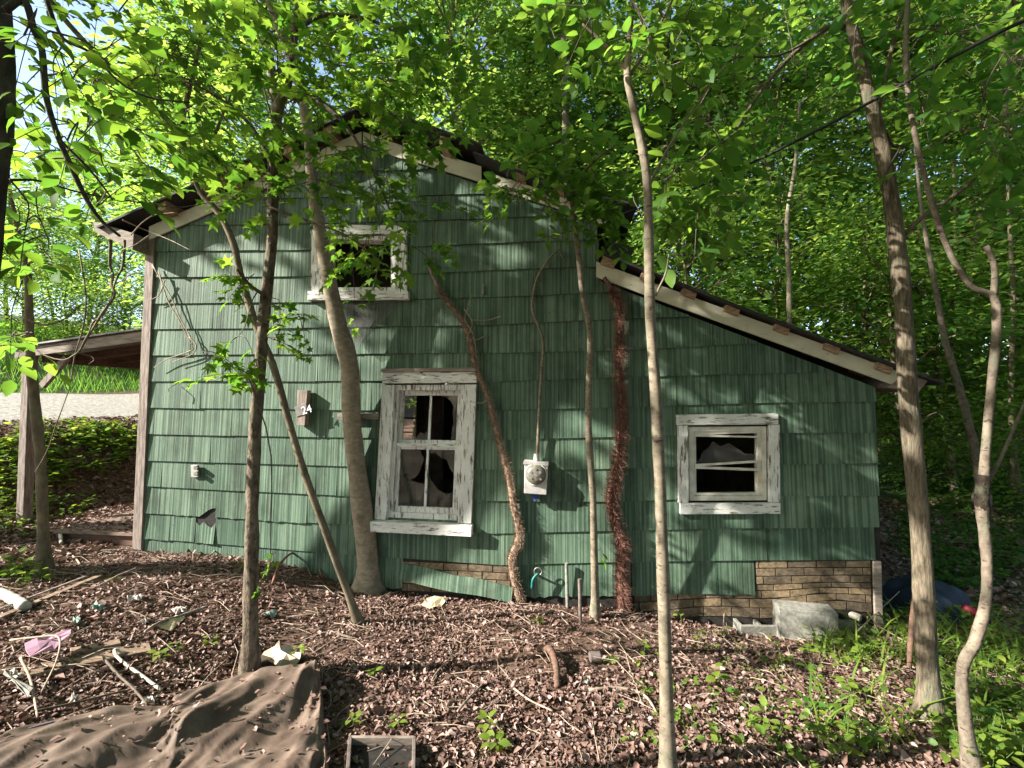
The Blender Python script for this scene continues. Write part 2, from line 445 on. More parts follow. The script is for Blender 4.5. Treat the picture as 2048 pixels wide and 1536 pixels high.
class MB:
    def __init__(s): s.v = []; s.f = []
    def add(s, verts, faces):
        n = len(s.v)
        s.v.extend([tuple(float(c) for c in p) for p in verts])
        s.f.extend([tuple(i + n for i in f) for f in faces])
        return s
    def box(s, a, b):                        # axis aligned from corner a to corner b
        x0, y0, z0 = a; x1, y1, z1 = b
        return s.hexa([(x0, y0, z0), (x1, y0, z0), (x1, y1, z0), (x0, y1, z0), (x0, y0, z1), (x1, y0, z1), (x1, y1, z1), (x0, y1, z1)])
    def hexa(s, p):
        return s.add(p, [(0, 3, 2, 1), (4, 5, 6, 7), (0, 1, 5, 4), (1, 2, 6, 5), (2, 3, 7, 6), (3, 0, 4, 7)])
    def beam(s, p, q, w, h, up=(0, 0, 1)):   # rectangular bar, w across, h along up
        p = np.array(p, float); q = np.array(q, float)
        d = q - p; d /= np.linalg.norm(d)
        sd = np.cross(d, up); sd /= np.linalg.norm(sd)
        u = np.cross(sd, d)
        a = sd * w / 2; b = u * h / 2
        return s.hexa([p - a - b, p + a - b, q + a - b, q - a - b, p - a + b, p + a + b, q + a + b, q - a + b])
    def slab(s, quad, y0, y1):               # quad of (x, z) points on the wall, extruded from y0 to y1
        pts = [(x, y0, z) for x, z in quad] + [(x, y1, z) for x, z in quad]
        n = len(quad)
        f = [tuple(range(n)), tuple(range(2 * n - 1, n - 1, -1))]
        for i in range(n):
            j = (i + 1) % n
            f.append((i, i + n, j + n, j))
        return s.add(pts, f)
    def tube(s, path, radii, sides=8, rough=0.0, seed=0, cap=True):
        path = [np.array(p, float) for p in path]
        n = len(path)
        prev = None; rings = []
        r_ = np.random.default_rng(abs(int(seed)) + 11)
        verts = []
        for i, p in enumerate(path):
            d = path[min(i + 1, n - 1)] - path[max(i - 1, 0)]
            d = d / (np.linalg.norm(d) + 1e-9)
            if prev is None:
                a = np.cross(d, (0.3, 0.9, 0.2)); a /= np.linalg.norm(a)
            else:
                a = prev - d * (prev @ d); a /= (np.linalg.norm(a) + 1e-9)
            prev = a
            b = np.cross(d, a)
            r = radii[i] if hasattr(radii, '__len__') else radii
            for k in range(sides):
                t = 2 * math.pi * k / sides
                rr = r * (1 + rough * r_.normal())
                verts.append(p + (a * math.cos(t) + b * math.sin(t)) * rr)
        faces = []
        for i in range(n - 1):
            for k in range(sides):
                k2 = (k + 1) % sides
                faces.append((i * sides + k, i * sides + k2, (i + 1) * sides + k2, (i + 1) * sides + k))
        if cap:
            faces.append(tuple(range(sides - 1, -1, -1)))
            faces.append(tuple(range((n - 1) * sides, n * sides)))
        return s.add(verts, faces)
    def mesh(s, name, mat, smooth=False):
        me = bpy.data.meshes.new(name)
        me.from_pydata(s.v, [], s.f)
        me.materials.append(mat)
        if smooth: me.polygons.foreach_set('use_smooth', [True] * len(me.polygons))
        me.update()
        return me
    def build(s, name, mat, parent=None, smooth=False, bevel=0.0):
        o = link(name, s.mesh(name, mat, smooth), parent)
        if bevel > 0:
            md = o.modifiers.new("bevel", 'BEVEL'); md.width = bevel; md.segments = 2; md.limit_method = 'ANGLE'
        return o

def spline(pts, n):                           # Catmull-Rom through rows of numbers
    P = np.array(pts, float)
    P = np.vstack([2 * P[0] - P[1], P, 2 * P[-1] - P[-2]])
    m = len(P) - 3
    out = []
    for q in np.linspace(0, m - 1e-6, n):
        i = int(q); t = q - i
        a, b, c, d = P[i], P[i + 1], P[i + 2], P[i + 3]
        out.append(0.5 * ((2 * b) + (c - a) * t + (2 * a - 5 * b + 4 * c - d) * t * t + (3 * b - a - 3 * c + d) * t ** 3))
    return np.array(out)

def normed(v):
    return v / (np.linalg.norm(v, axis=-1, keepdims=True) + 1e-9)

# leaf shapes: stem at the origin, tip along +Y, face up +Z
LEAF = {}
LEAF['rhomb'] = (np.array([(0, 0, 0), (0.30, 0.45, 0.07), (0, 1, -0.06), (-0.30, 0.45, 0.07)]), [(0, 1, 2), (0, 2, 3)])
LEAF['ovate'] = (np.array([(0, 0, 0), (0.27, 0.22, 0.05), (0.31, 0.5, 0.06), (0.17, 0.8, 0.0), (0, 1, -0.12), (-0.17, 0.8, 0.0), (-0.31, 0.5, 0.06), (-0.27, 0.22, 0.05), (0, 0.35, 0), (0, 0.7, -0.02)]),
                 [(0, 1, 8), (1, 2, 8), (2, 9, 8), (2, 3, 9), (3, 4, 9), (0, 8, 7), (7, 8, 6), (6, 8, 9), (6, 9, 5), (5, 9, 4)])
_o = []
for a, r in ((-152, 0.30), (-118, 0.48), (-92, 0.30), (-72, 0.34), (-52, 0.66), (-32, 0.36), (-16, 0.40), (0, 0.74), (16, 0.40), (32, 0.36), (52, 0.66), (72, 0.34), (92, 0.30), (118, 0.48), (152, 0.30)):
    t = math.radians(a); _o.append((r * math.sin(t), 0.32 + r * math.cos(t), -0.30 * r * r + 0.03 + 0.03 * math.sin(a)))
LEAF['star'] = (np.array([(0, 0.32, 0.0), (0, 0.16, 0.0)] + _o), [(0, i + 3, i + 2) for i in range(14)] + [(0, 1, 16), (0, 2, 1)])
LEAF['dead'] = (np.array([(0, 0, 0.0), (0.32, 0.3, 0.22), (0.26, 0.72, 0.30), (0, 1, 0.06), (-0.30, 0.66, 0.24), (-0.26, 0.28, 0.12), (0, 0.5, 0.0)]), [(0, 1, 6), (1, 2, 6), (2, 3, 6), (3, 4, 6), (4, 5, 6), (5, 0, 6)])
LEAF['blade'] = (np.array([(-0.02, 0, 0), (0.02, 0, 0), (0.018, 0.5, 0.05), (-0.018, 0.5, 0.05), (0, 1, -0.06)]), [(0, 1, 2, 3), (3, 2, 4)])

def leaf_mesh(name, kind, pos, axis, nrm, size, tint, mat):
    T, F = LEAF[kind]
    pos = np.asarray(pos, float); n = len(pos)
    a = normed(np.asarray(axis, float))
    nn = np.asarray(nrm, float); nn = normed(nn - a * np.sum(a * nn, 1, keepdims=True))
    x = np.cross(a, nn)
    size = np.asarray(size, float).reshape(n, 1, 1)
    V = pos[:, None, :] + size * (T[None, :, 0:1] * x[:, None, :] + T[None, :, 1:2] * a[:, None, :] + T[None, :, 2:3] * nn[:, None, :])
    K = len(T)
    V = V.reshape(-1, 3)
    loops = np.concatenate([np.array(f) for f in F])
    ln = np.array([len(f) for f in F])
    L = (loops[None, :] + (np.arange(n) * K)[:, None]).ravel()
    tot = np.tile(ln, n)
    st = np.concatenate([[0], np.cumsum(tot)[:-1]])
    me = bpy.data.meshes.new(name)
    me.vertices.add(len(V)); me.vertices.foreach_set('co', V.astype(np.float32).ravel())
    me.loops.add(len(L)); me.loops.foreach_set('vertex_index', L.astype(np.int32))
    me.polygons.add(len(tot)); me.polygons.foreach_set('loop_start', st.astype(np.int32)); me.polygons.foreach_set('loop_total', tot.astype(np.int32))
    me.update(calc_edges=True)
    at = me.attributes.new('tint', 'FLOAT', 'POINT')
    at.data.foreach_set('value', np.repeat(np.asarray(tint, np.float32), K))
    me.materials.append(mat)
    return me

# ------------------------------------------------------------------ ground, road
def build_ground():
    xs = np.unique(np.concatenate([np.linspace(-60, -14, 24), np.linspace(-14, 9, 231), np.linspace(9, 60, 26)]))
    ys = np.unique(np.concatenate([np.linspace(-40, -7, 14), np.linspace(-7, 4, 111), np.linspace(4, 80, 60)]))
    X, Y = np.meshgrid(xs, ys)
    Z = ground_z(X.ravel(), Y.ravel())
    V = np.stack([X.ravel(), Y.ravel(), Z], 1)
    nx, ny = len(xs), len(ys)
    I = (np.arange(ny - 1)[:, None] * nx + np.arange(nx - 1)[None, :]).ravel()
    F = np.stack([I, I + 1, I + 1 + nx, I + nx], 1)
    me = bpy.data.meshes.new("ground")
    me.from_pydata(V.tolist(), [], F.tolist())
    me.polygons.foreach_set('use_smooth', [True] * len(me.polygons))
    at = me.attributes.new('moss', 'FLOAT', 'POINT')
    moss = sstep(4.3, 6.0, V[:, 0]) * sstep(-2.2, 0.6, V[:, 1]) * (1 - 0.6 * sstep(9, 12, V[:, 1])) + sstep(-12.8, -14, V[:, 0])
    at.data.foreach_set('value', np.clip(moss, 0, 1).astype(np.float32))
    me.materials.append(M['ground'])
    tag(link("ground", me), "leaf strewn forest floor sloping down to the green house", kind='structure')
    ys = np.linspace(-12, 60, 120); m = MB(); V = []; F = []
    for i, y in enumerate(ys):
        for j, x in enumerate(np.linspace(-12.9 + 0.15 * math.sin(y), -8.95 + 0.12 * math.sin(1.3 * y + 1), 8)):
            V.append((x, y, gz(x, y) + 0.012 + 0.02 * math.sin(j * math.pi / 7)))
    for i in range(len(ys) - 1):
        for j in range(7):
            a = i * 8 + j; F.append((a, a + 1, a + 9, a + 8))
    m.add(V, F)
    tag(m.build("road", M['gravel'], smooth=True), "pale gravel road above the bank beside the house", kind='structure')
build_ground()

# ------------------------------------------------------------------ the house: courses of siding follow the sagging lines of the wall
KX = [300, 700, 1000, 1250, 1500, 1750]
KY = {0: [763, 762, 763, 755, 748, 742], 1: [815, 820, 821, 814, 807, 802], 2: [868, 875, 879, 874, 867, 865], 3: [921, 932, 939, 937, 929, 926],
      4: [972, 992, 1002, 1002, 992, 990], 5: [1026, 1049, 1066, 1060, 1055, 1054], 6: [1076, 1108, 1129, 1122, 1120, 1117], 7: [1128, 1166, 1192, 1188, 1186, 1180],
      -1: [711, 708, 706, 701, 688, 684], -2: [659, 655, 650, 638, 631, 627], -3: [608, 604, 594, 584, 572, 566], -4: [555, 553, 541, 533, 517, 508],
      -5: [504, 500, 487, 478, 462, 450], -6: [453, 447, 437, 425, 408, 395], -7: [402, 396, 388, 372, 355, 340], -8: [350, 344, 338, 322, 305, 290], -9: [298, 292, 286, 270, 255, 240]}
CRS = {}
for k, ys_ in KY.items():
    q = np.array([wp(a, b) for a, b in zip(KX, ys_)])
    CRS[k] = (q[:, 0], q[:, 2])
def zc(k, x):
    xs_, zs_ = CRS[k]
    if x <= xs_[0]: s_ = (zs_[1] - zs_[0]) / (xs_[1] - xs_[0]); return zs_[0] + s_ * (x - xs_[0])
    if x >= xs_[-1]: s_ = (zs_[-1] - zs_[-2]) / (xs_[-1] - xs_[-2]); return zs_[-1] + s_ * (x - xs_[-1])
    return float(np.interp(x, xs_, zs_))

XL = wp(292, 780)[0]; XR = wp(1758, 1000)[0]
pk = wp(727, 292); lw = wp(300, 484); rw = wp(1195, 447)
lt0 = wp(1196, 560); lt1 = wp(1790, 790)
XM = rw[0]
def wall_top(x):                              # underside line of the rake boards
    if x <= pk[0]: return lw[2] + (pk[2] - lw[2]) * (x - lw[0]) / (pk[0] - lw[0])
    if x <= XM + 0.02: return pk[2] + (rw[2] - pk[2]) * (x - pk[0]) / (rw[0] - pk[0])
    return lt0[2] + (lt1[2] - lt0[2]) * (x - lt0[0]) / (lt1[0] - lt0[0])

def quad_px(pts):
    return [(wp(a, b)[0], wp(a, b)[2]) for a, b in pts]
WIN1 = quad_px([(752, 1047), (944, 1056), (956, 736), (770, 738)])      # outer casing corners: bl, br, tr, tl
WIN2 = quad_px([(1355, 1026), (1556, 1025), (1555, 827), (1353, 829)])
WIN3 = quad_px([(626, 603), (817, 602), (815, 455), (628, 452)])
def wrect(q, ins):
    xs_ = [p[0] for p in q]; zs_ = [p[1] for p in q]
    return ((xs_[0] + xs_[3]) / 2 + ins, (xs_[1] + xs_[2]) / 2 - ins, (zs_[0] + zs_[1]) / 2 + ins, (zs_[2] + zs_[3]) / 2 - ins)
RECTS = [wrect(q, 0.075) for q in (WIN1, WIN2, WIN3)]

house = empty("house", ((XL + XR) / 2, 0.0, 0.0))
tag(house, "derelict cottage clad in striped green siding with a lean-to", "house")

# backing wall in upright strips round the openings
def column_intervals(x, z0, z1, grow=0.0):
    iv = [(z0, z1)]
    for (a, b, c, d) in RECTS:
        if a - grow < x < b + grow:
            nv = []
            for (p, q) in iv:
                if q <= c or p >= d: nv.append((p, q)); continue
                if p < c: nv.append((p, c))
                if q > d: nv.append((d, q))
            iv = nv
    return iv
wm = MB()
brk = sorted(set([XL, XR, pk[0], XM, XM + 0.021] + [r[0] for r in RECTS] + [r[1] for r in RECTS]))
for a, b in zip(brk[:-1], brk[1:]):
    mid = (a + b) / 2
    for (p, q) in column_intervals(mid, -0.45, 99):
        ta = min(q, wall_top(a + 1e-4)); tb = min(q, wall_top(b - 1e-4))
        wm.slab([(a, p), (b, p), (b, tb), (a, ta)], 0.0, 0.10)
wm.build("gable_wall", M['backing'], house)

# striped siding pieces
def shingle(parent, xa, xb, k, drop=0.0, lift=0.0, jag=0.0, mat=None, seed=0, tc=0.0):
    r_ = np.random.default_rng(seed)
    n = max(2, int((xb - xa) / 0.06))
    xs_ = np.linspace(xa, xb, n + 1)
    segs = {}
    cuts = sorted([x for x in [xa, xb, pk[0]] + [r[0] for r in RECTS] + [r[1] for r in RECTS] if xa <= x <= xb])
    out = []
    for a, b in zip(cuts[:-1], cuts[1:]):
        if b - a < 0.015: continue
        mid = (a + b) / 2
        zt = zc(k - 1, mid) + 0.02; zb_ = zc(k, mid)
        for (p, q) in column_intervals(mid, zb_, zt):
            if q - p < 0.02: continue
            out.append((a, b, None if abs(p - zb_) < 1e-6 else p, None if abs(q - zt) < 1e-6 else q))
    objs = []
    for (a, b, pfix, qfix) in out:
        n = max(2, int((b - a) / 0.05))
        top = []; bot = []
        for i, x in enumerate(np.linspace(a, b, n + 1)):
            zt = qfix if qfix is not None else zc(k - 1, x) + 0.02 - (tc * r_.uniform(0.5, 1.2) if tc else 0)
            zb_ = pfix if pfix is not None else zc(k, x) - drop * (x - xa) / (xb - xa) - 0.0003 * abs(r_.normal()) * (1 + 60 * jag) - (0 if not jag else jag * max(0, r_.normal()))
            wt = wall_top(min(max(x, a + 1e-4), b - 1e-4)) - 0.004
            if zt > wt: zt = wt
            if zt - zb_ < 0.012:
                continue
            top.append((x, zt)); bot.append((x, zb_))
        if len(top) < 2: continue
        m = MB(); V = []; F = []
        wob = 0.0
        for i, ((x, zt), (_, zb_)) in enumerate(zip(top, bot)):
            lf = lift * (i / (len(top) - 1)) ** 2 + wob * math.sin(i * 0.8)
            full = max(1e-3, zc(k - 1, x) + 0.02 - zc(k, x))
            yt = -0.003 - 0.015 * np.clip((zc(k - 1, x) + 0.02 - zt) / full, 0, 1)
            yb = -0.003 - 0.015 * np.clip((zc(k - 1, x) + 0.02 - zb_) / full, 0, 1.2) - lf - 0.002
            zm = (zt + zb_) / 2; ym = (yt + yb) / 2
            V += [(x, yt, zt), (x, ym, zm), (x, yb, zb_), (x, yb + 0.010, zb_ + 0.001)]
        for i in range(len(top) - 1):
            o = i * 4
            F += [(o, o + 1, o + 5, o + 4), (o + 1, o + 2, o + 6, o + 5), (o + 2, o + 3, o + 7, o + 6)]
        o = (len(top) - 1) * 4
        V += [(V[0][0], 0.0, V[0][2]), (V[3][0], 0.0, V[3][2]), (V[o][0], 0.0, V[o][2]), (V[o + 3][0], 0.0, V[o + 3][2])]
        e = len(V) - 4
        F += [(0, e, e + 1, 3), (0, 3, 2, 1), (o, o + 1, o + 2, o + 3), (o, o + 3, e + 3, e + 2)]
        m.add(V, F)
        objs.append(m.build("shingle", mat or M['siding'], parent))
    return objs

xb6 = wp(1508, 1150)[0]; xb6l = wp(806, 1140)[0]; xb6m = wp(1022, 1150)[0]; xb7 = wp(1262, 1190)[0]
hx0 = wp(392, 1070)[0]; hx1 = wp(432, 1070)[0]
sid = 0
SHW = 1.10
for k in range(-8, 8):
    off = (k * 0.437) % 1.0 * SHW
    x = XL + 0.012 - off
    while x < XR - 0.02:
        w = SHW * (1 + 0.10 * math.sin(k * 3.1 + x * 1.7))
        a, b = max(x, XL + 0.012), min(x + w, XR - 0.004 - 0.012 * abs(math.sin(k * 2.3)))
        x += w
        if b - a < 0.05: continue
        sid += 1
        pieces = [(a, b)]
        if k == 7:                             # broken bottom course, faux brick shows below
            pieces = []
            if a < xb6l: pieces.append((a, min(b, xb6l)))
            if b > xb6m and a < xb7: pieces.append((max(a, xb6m), min(b, xb7)))
            if b > xb7 and a < xb6: pieces.append((max(a, xb7 + 0.01), min(b, xb6)))
        if k in (5, 6) and a < hx0 and b > hx1:
            pieces = [(a, hx0), (hx1, b)]
            if k == 5: shingle(house, hx0 + 0.001, hx1 - 0.001, 5, -0.12, 0.0, 0.02, seed=901)
            else: shingle(house, hx0 + 0.001, hx1 - 0.001, 6, 0.0, 0.02, 0.02, seed=902, tc=0.14)
        for (a2, b2) in pieces:
            if b2 - a2 < 0.04: continue
            jag = 0.008 if (k in (5, 6) and a2 < XL + 1.2) else (0.012 if k == 7 else 0.0)
            lift = 0.035 if (k in (-2, -1) and wp(1050, 600)[0] < a2 < wp(1230, 600)[0]) else 0.006 * abs(math.sin(sid * 1.9))
            shingle(house, a2 + 0.0015, b2 - 0.0015, k, 0.005 * math.sin(sid * 2.7), lift, jag, seed=sid)

# faux brick tiles under the broken bottom course
def brick_field(rows, x0f, x1f, seed):
    r_ = np.random.default_rng(seed)
    for i, (zt_f, zb_f) in enumerate(rows):
        bw = 0.272
        x = -10 + (i % 2) * bw * 0.5 + 0.02 * (i % 3)
        while x < 10:
            a = max(x, x0f(i)); b = min(x + bw, x1f(i))
            x += bw
            if b - a < 0.03: continue
            g = 0.006
            m = MB()
            t = r_.uniform(-0.002, 0.003)
            m.slab([(a + g, zb_f(a) + g), (b - g, zb_f(b) + g), (b - g, zt_f(b) - g), (a + g, zt_f(a) - g)], -0.008 + t, -0.0005)
            m.build("brick", M['brick'], house)
ly = [1119, 1134, 1150, 1166, 1178, 1193, 1211, 1232]
def brick_line(k, y):
    amp = (0, 0, 1, 3, 5, 9, 14, 18)[k]
    return [wp(a, y + 8 * (1755 - a) / 490 * (0.5 if a > 1500 else 1) - amp * math.exp(-((a - 1640) / 55.0) ** 2) + 0.35 * amp * math.sin(a * 0.021)) for a in range(1262, 1770, 18)]
lnR = [brick_line(k, y) for k, y in enumerate(ly)]
def lineZ(pts):
    X_ = [p[0] for p in pts]; Z_ = [p[2] for p in pts]
    return lambda x: float(np.interp(x, X_, Z_))
rowsR = [(lineZ(lnR[i]), lineZ(lnR[i + 1])) for i in range(7)]
brick_field(rowsR, lambda i: xb6 + 0.015 if i < 4 else wp(1268, 1190)[0], lambda i: wp(1742, 1180)[0], 3)
lnM = [[wp(800, y0), wp(1025, y1)] for y0, y1 in ((1122, 1130), (1136, 1146), (1151, 1161), (1166, 1176), (1181, 1191))]
rowsM = [(lineZ(lnM[i]), lineZ(lnM[i + 1])) for i in range(4)]
brick_field(rowsM, lambda i: wp(804, 1140)[0], lambda i: xb6m - 0.004, 5)
# foundation skirt edge board at the lower right corner
m = MB(); a = wp(1744, 1120); b = wp(1762, 1255)
m.box((a[0], -0.03, wp(1750, 1258)[2]), (b[0], 0.0 - 0.001, wp(1750, 1121)[2]))
m.build("corner_post", M['wood_greyh'], house)
# slipped siding strip leaning on the ground in front of the broken course
st = [wp(806, 1128, -0.03), wp(800, 1152, -0.10), wp(1020, 1196, -0.12), wp(1024, 1172, -0.05), wp(955, 1155, -0.04), wp(900, 1148, -0.035)]
m = MB()
top = spline([wp(808, 1127, -0.03), wp(858, 1136, -0.035), wp(905, 1150, -0.04), wp(960, 1158, -0.045), wp(1026, 1176, -0.05)], 16)
bot = spline([wp(797, 1158, -0.10), wp(850, 1172, -0.11), wp(905, 1184, -0.115), wp(960, 1192, -0.12), wp(1022, 1206, -0.12)], 16)
V = []
for t_, b_ in zip(top, bot): V += [t_, (t_ + b_) / 2 + np.array([0, -0.008, 0]), b_, b_ + np.array([0, 0.012, 0.002]), t_ + np.array([0, 0.012, 0])]
F = []
for i in range(15):
    o = i * 5
    for j in range(5):
        j2 = (j + 1) % 5
        F.append((o + j, o + j2, o + 5 + j2, o + 5 + j))
m.add(V, F)
tag(m.build("siding_strip", M['siding']), "slipped strip of green siding leaning below the broken bottom course", "siding strip")

# corner board on the left edge
m = MB()
c0 = wp(272, 1100, -0.03); c1 = wp(303, 470, -0.03)
w0 = wp(289, 1100, -0.03)[0] - wp(268, 1100, -0.03)[0]
m.add([(c0[0] - 0.05, -0.034, c0[2]), (c0[0] + 0.07, -0.034, c0[2]), (c1[0] + 0.045, -0.034, c1[2]), (c1[0] - 0.07, -0.034, c1[2]),
       (c0[0] - 0.05, 0.11, c0[2]), (c0[0] + 0.07, 0.11, c0[2]), (c1[0] + 0.045, 0.11, c1[2]), (c1[0] - 0.07, 0.11, c1[2])],
      [(0, 1, 2, 3), (7, 6, 5, 4), (0, 4, 5, 1), (1, 5, 6, 2), (2, 6, 7, 3), (3, 7, 4, 0)])
m.build("corner_board", M['wood_grey'], house, bevel=0.004)

# other walls, floors, partition with a doorway, back wall with a window opening
YB = 5.4
FZ = 0.42
m = MB()
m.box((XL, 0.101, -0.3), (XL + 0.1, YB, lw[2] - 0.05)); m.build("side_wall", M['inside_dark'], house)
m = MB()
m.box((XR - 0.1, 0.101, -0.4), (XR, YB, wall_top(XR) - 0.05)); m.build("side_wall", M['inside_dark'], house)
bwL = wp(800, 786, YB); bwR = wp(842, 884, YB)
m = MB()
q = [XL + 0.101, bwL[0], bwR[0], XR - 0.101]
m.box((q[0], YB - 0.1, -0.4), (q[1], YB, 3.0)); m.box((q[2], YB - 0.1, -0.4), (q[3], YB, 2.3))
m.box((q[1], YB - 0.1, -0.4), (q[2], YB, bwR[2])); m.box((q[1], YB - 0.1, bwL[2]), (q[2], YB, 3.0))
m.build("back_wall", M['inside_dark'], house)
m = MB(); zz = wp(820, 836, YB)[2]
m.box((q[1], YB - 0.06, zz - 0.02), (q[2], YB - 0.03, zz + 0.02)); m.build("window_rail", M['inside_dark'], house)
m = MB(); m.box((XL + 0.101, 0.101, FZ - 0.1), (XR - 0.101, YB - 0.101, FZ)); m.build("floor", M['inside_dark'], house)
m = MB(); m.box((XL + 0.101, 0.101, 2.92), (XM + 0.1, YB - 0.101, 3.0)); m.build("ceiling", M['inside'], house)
YP = 2.1
pa = wp(846, 800, YP); pb = wp(885, 800, YP); pc = wp(930, 800, YP)
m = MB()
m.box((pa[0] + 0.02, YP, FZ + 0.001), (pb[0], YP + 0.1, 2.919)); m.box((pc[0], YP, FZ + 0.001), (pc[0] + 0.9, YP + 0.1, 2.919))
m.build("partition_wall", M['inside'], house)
m = MB(); m.box((pa[0] - 0.10, YP - 0.02, FZ + 0.001), (pa[0] + 0.019, YP + 0.12, 2.7)); m.build("door_frame", M['wood_red'], house)

# roofs: rake boards on the wall, purlin ends above them, dark roofing on top
def rake(pts_px, hgt_px, mat, y0=-0.042, y1=-0.0245):
    m = MB(); P = [wp(a, b) for a, b in pts_px]; Q = [wp(a, b - hgt_px) for a, b in pts_px]
    n = len(P)
    for i in range(n - 1):
        m.slab([(P[i][0], P[i][2]), (P[i + 1][0], P[i + 1][2]), (Q[i + 1][0], Q[i + 1][2]), (Q[i][0], Q[i][2])], y0, y1)
    return m.build("rake_board", mat, house)
rake([(304, 482), (420, 431), (540, 377)], 26, M['rake'])
rake([(541, 376), (640, 332), (726, 293)], 26, M['rake'], -0.040)
rake([(729, 293), (806, 321)], 26, M['rake'], -0.040)
rake([(808, 320), (964, 368)], 31, M['rake'], -0.046)
rake([(985, 378), (1100, 415), (1212, 455)], 27, M['rake'], -0.042)
rake([(1192, 556), (1310, 600), (1796, 776)], 30, M['rake'], -0.050)

def roof_sheet(x0, z0, x1, z1, ya, yb, th, mat, sag=0.0, curl=0.0, n=14, seed=0, name="roof"):
    m = MB(); V = []; F = []
    r_ = np.random.default_rng(seed)
    ys = np.linspace(ya, yb, 9)
    for i, t in enumerate(np.linspace(0, 1, n + 1)):
        for j, y in enumerate(ys):
            e = r_.normal() * 0.006 if j == 0 else 0
            z = z0 + (z1 - z0) * t - sag * math.sin(math.pi * t) + curl * max(0, (t - 0.7) / 0.3) ** 2 * (1 if j < 3 else 0.3)
            V.append((x0 + (x1 - x0) * t, y + e, z + th)); V.append((x0 + (x1 - x0) * t, y + e, z))
    nj = len(ys)
    idx = lambda i, j, k: (i * nj + j) * 2 + k
    for i in range(n):
        for j in range(nj - 1):
            F.append((idx(i, j, 0), idx(i + 1, j, 0), idx(i + 1, j + 1, 0), idx(i, j + 1, 0)))
            F.append((idx(i, j, 1), idx(i, j + 1, 1), idx(i + 1, j + 1, 1), idx(i + 1, j, 1)))
        F.append((idx(i, 0, 0), idx(i, 0, 1), idx(i + 1, 0, 1), idx(i + 1, 0, 0)))
        F.append((idx(i, nj - 1, 0), idx(i + 1, nj - 1, 0), idx(i + 1, nj - 1, 1), idx(i, nj - 1, 1)))
    for i in (0, n):
        for j in range(nj - 1):
            F.append((idx(i, j, 0), idx(i, j + 1, 0), idx(i, j + 1, 1), idx(i, j, 1)))
    m.add(V, F)
    return m.build(name, mat, house)
RB = 0.20                                      # rake board plus purlin height above the wall line
sl = (pk[2] - lw[2]) / (pk[0] - lw[0]); sr = (rw[2] - pk[2]) / (rw[0] - pk[0]); s2 = (lt1[2] - lt0[2]) / (lt1[0] - lt0[0])
xe = wp(238, 470)[0]
OH = -0.26
roof_l = roof_sheet(pk[0] + 0.02, pk[2] + RB + 0.06, xe, pk[2] + RB + 0.05 + sl * (xe - pk[0]), OH, YB + 0.3, 0.025, M['roofing'], 0.02, 0.0, seed=1)
xk = wp(972, 340)[0]
roof_r = roof_sheet(pk[0] - 0.03, pk[2] + RB + 0.10, xk, pk[2] + RB + 0.10 + sr * (xk - pk[0]), OH - 0.03, YB + 0.3, 0.022, M['roofing'], -0.03, 0.0, seed=2)
xr = wp(1268, 470)[0]
roof_r2 = roof_sheet(xk - 0.10, pk[2] + RB + 0.02 + sr * (xk - 0.1 - pk[0]), xr, pk[2] + RB + 0.02 + sr * (xr - pk[0]), OH + 0.02, YB + 0.3, 0.022, M['roofing'], 0.06, 0.0, seed=3)
xl2 = lt1[0] + 0.34
roof_ln = roof_sheet(XM + 0.005, lt0[2] + s2 * (XM - lt0[0]) + 0.255, xl2, lt0[2] + s2 * (xl2 - lt0[0]) + 0.245, -0.13, YB + 0.3, 0.03, M['roofing'], 0.02, 0.0, seed=4)
def purlin(parent, x, zline, slope, w=0.10, h=0.09, yf=-0.20, base=0.14, mat='wood_raw', tilt=0.0):
    m = MB()
    x2 = x + w
    m.slab([(x, zline(x) + base), (x2, zline(x2) + base), (x2 + tilt, zline(x2) + base + h), (x + tilt, zline(x) + base + h)], yf, 0.35)
    o = m.build("rafter_end", M[mat], parent, bevel=0.003)
    return o
zl = lambda x: pk[2] + sl * (x - pk[0])
zr = lambda x: pk[2] + sr * (x - pk[0])
z2 = lambda x: lt0[2] + s2 * (x - lt0[0])
for px_ in (350, 425, 515, 590, 665): purlin(roof_l, wp(px_, 350)[0], zl, sl, 0.10, 0.10, -0.22, 0.142)
for px_ in (770, 890): purlin(roof_r, wp(px_, 300)[0], zr, sr, 0.10, 0.14, -0.22, 0.165)
for px_ in (1035, 1110, 1180): purlin(roof_r2, wp(px_, 380)[0], zr, sr, 0.10, 0.08, -0.21, 0.145)
for px_ in (1200, 1277, 1358, 1442, 1538, 1635, 1735): purlin(roof_ln, wp(px_, 560)[0], z2, s2, 0.135, 0.085, -0.085, 0.163, tilt=0.03)
# left eave: boxed end and fascia
m = MB()
e0 = wp(222, 492); e1 = wp(292, 478)
m.slab([(wp(228, 470)[0], wp(228, 478)[2]), (wp(300, 510)[0] , wp(298, 512)[2]), (wp(302, 478)[0], wp(302, 480)[2]), (wp(222, 452)[0], wp(222, 456)[2])], -0.22, 0.4)
m.build("eave_box", M['wood_greyh'], house, bevel=0.004)
# lean-to eave soffit end
m = MB()
m.slab([(wp(1766, 775)[0], wp(1766, 776)[2]), (wp(1828, 782)[0], wp(1828, 784)[2]), (wp(1850, 756)[0], wp(1850, 757)[2]), (wp(1797, 748)[0], wp(1797, 752)[2])], -0.06, 0.5)
m.build("eave_box", M['wood_greyh'], house)
# dark outer end of the main roof eave, above the lean-to
m = MB()
m.slab([(wp(1204, 512)[0], wp(1204, 514)[2]), (wp(1258, 530)[0], wp(1258, 530)[2]), (wp(1270, 492)[0], wp(1270, 492)[2]), (wp(1215, 476)[0], wp(1215, 476)[2])], 0.05, 0.4)
m.build("eave_box", M['roofing'], house)

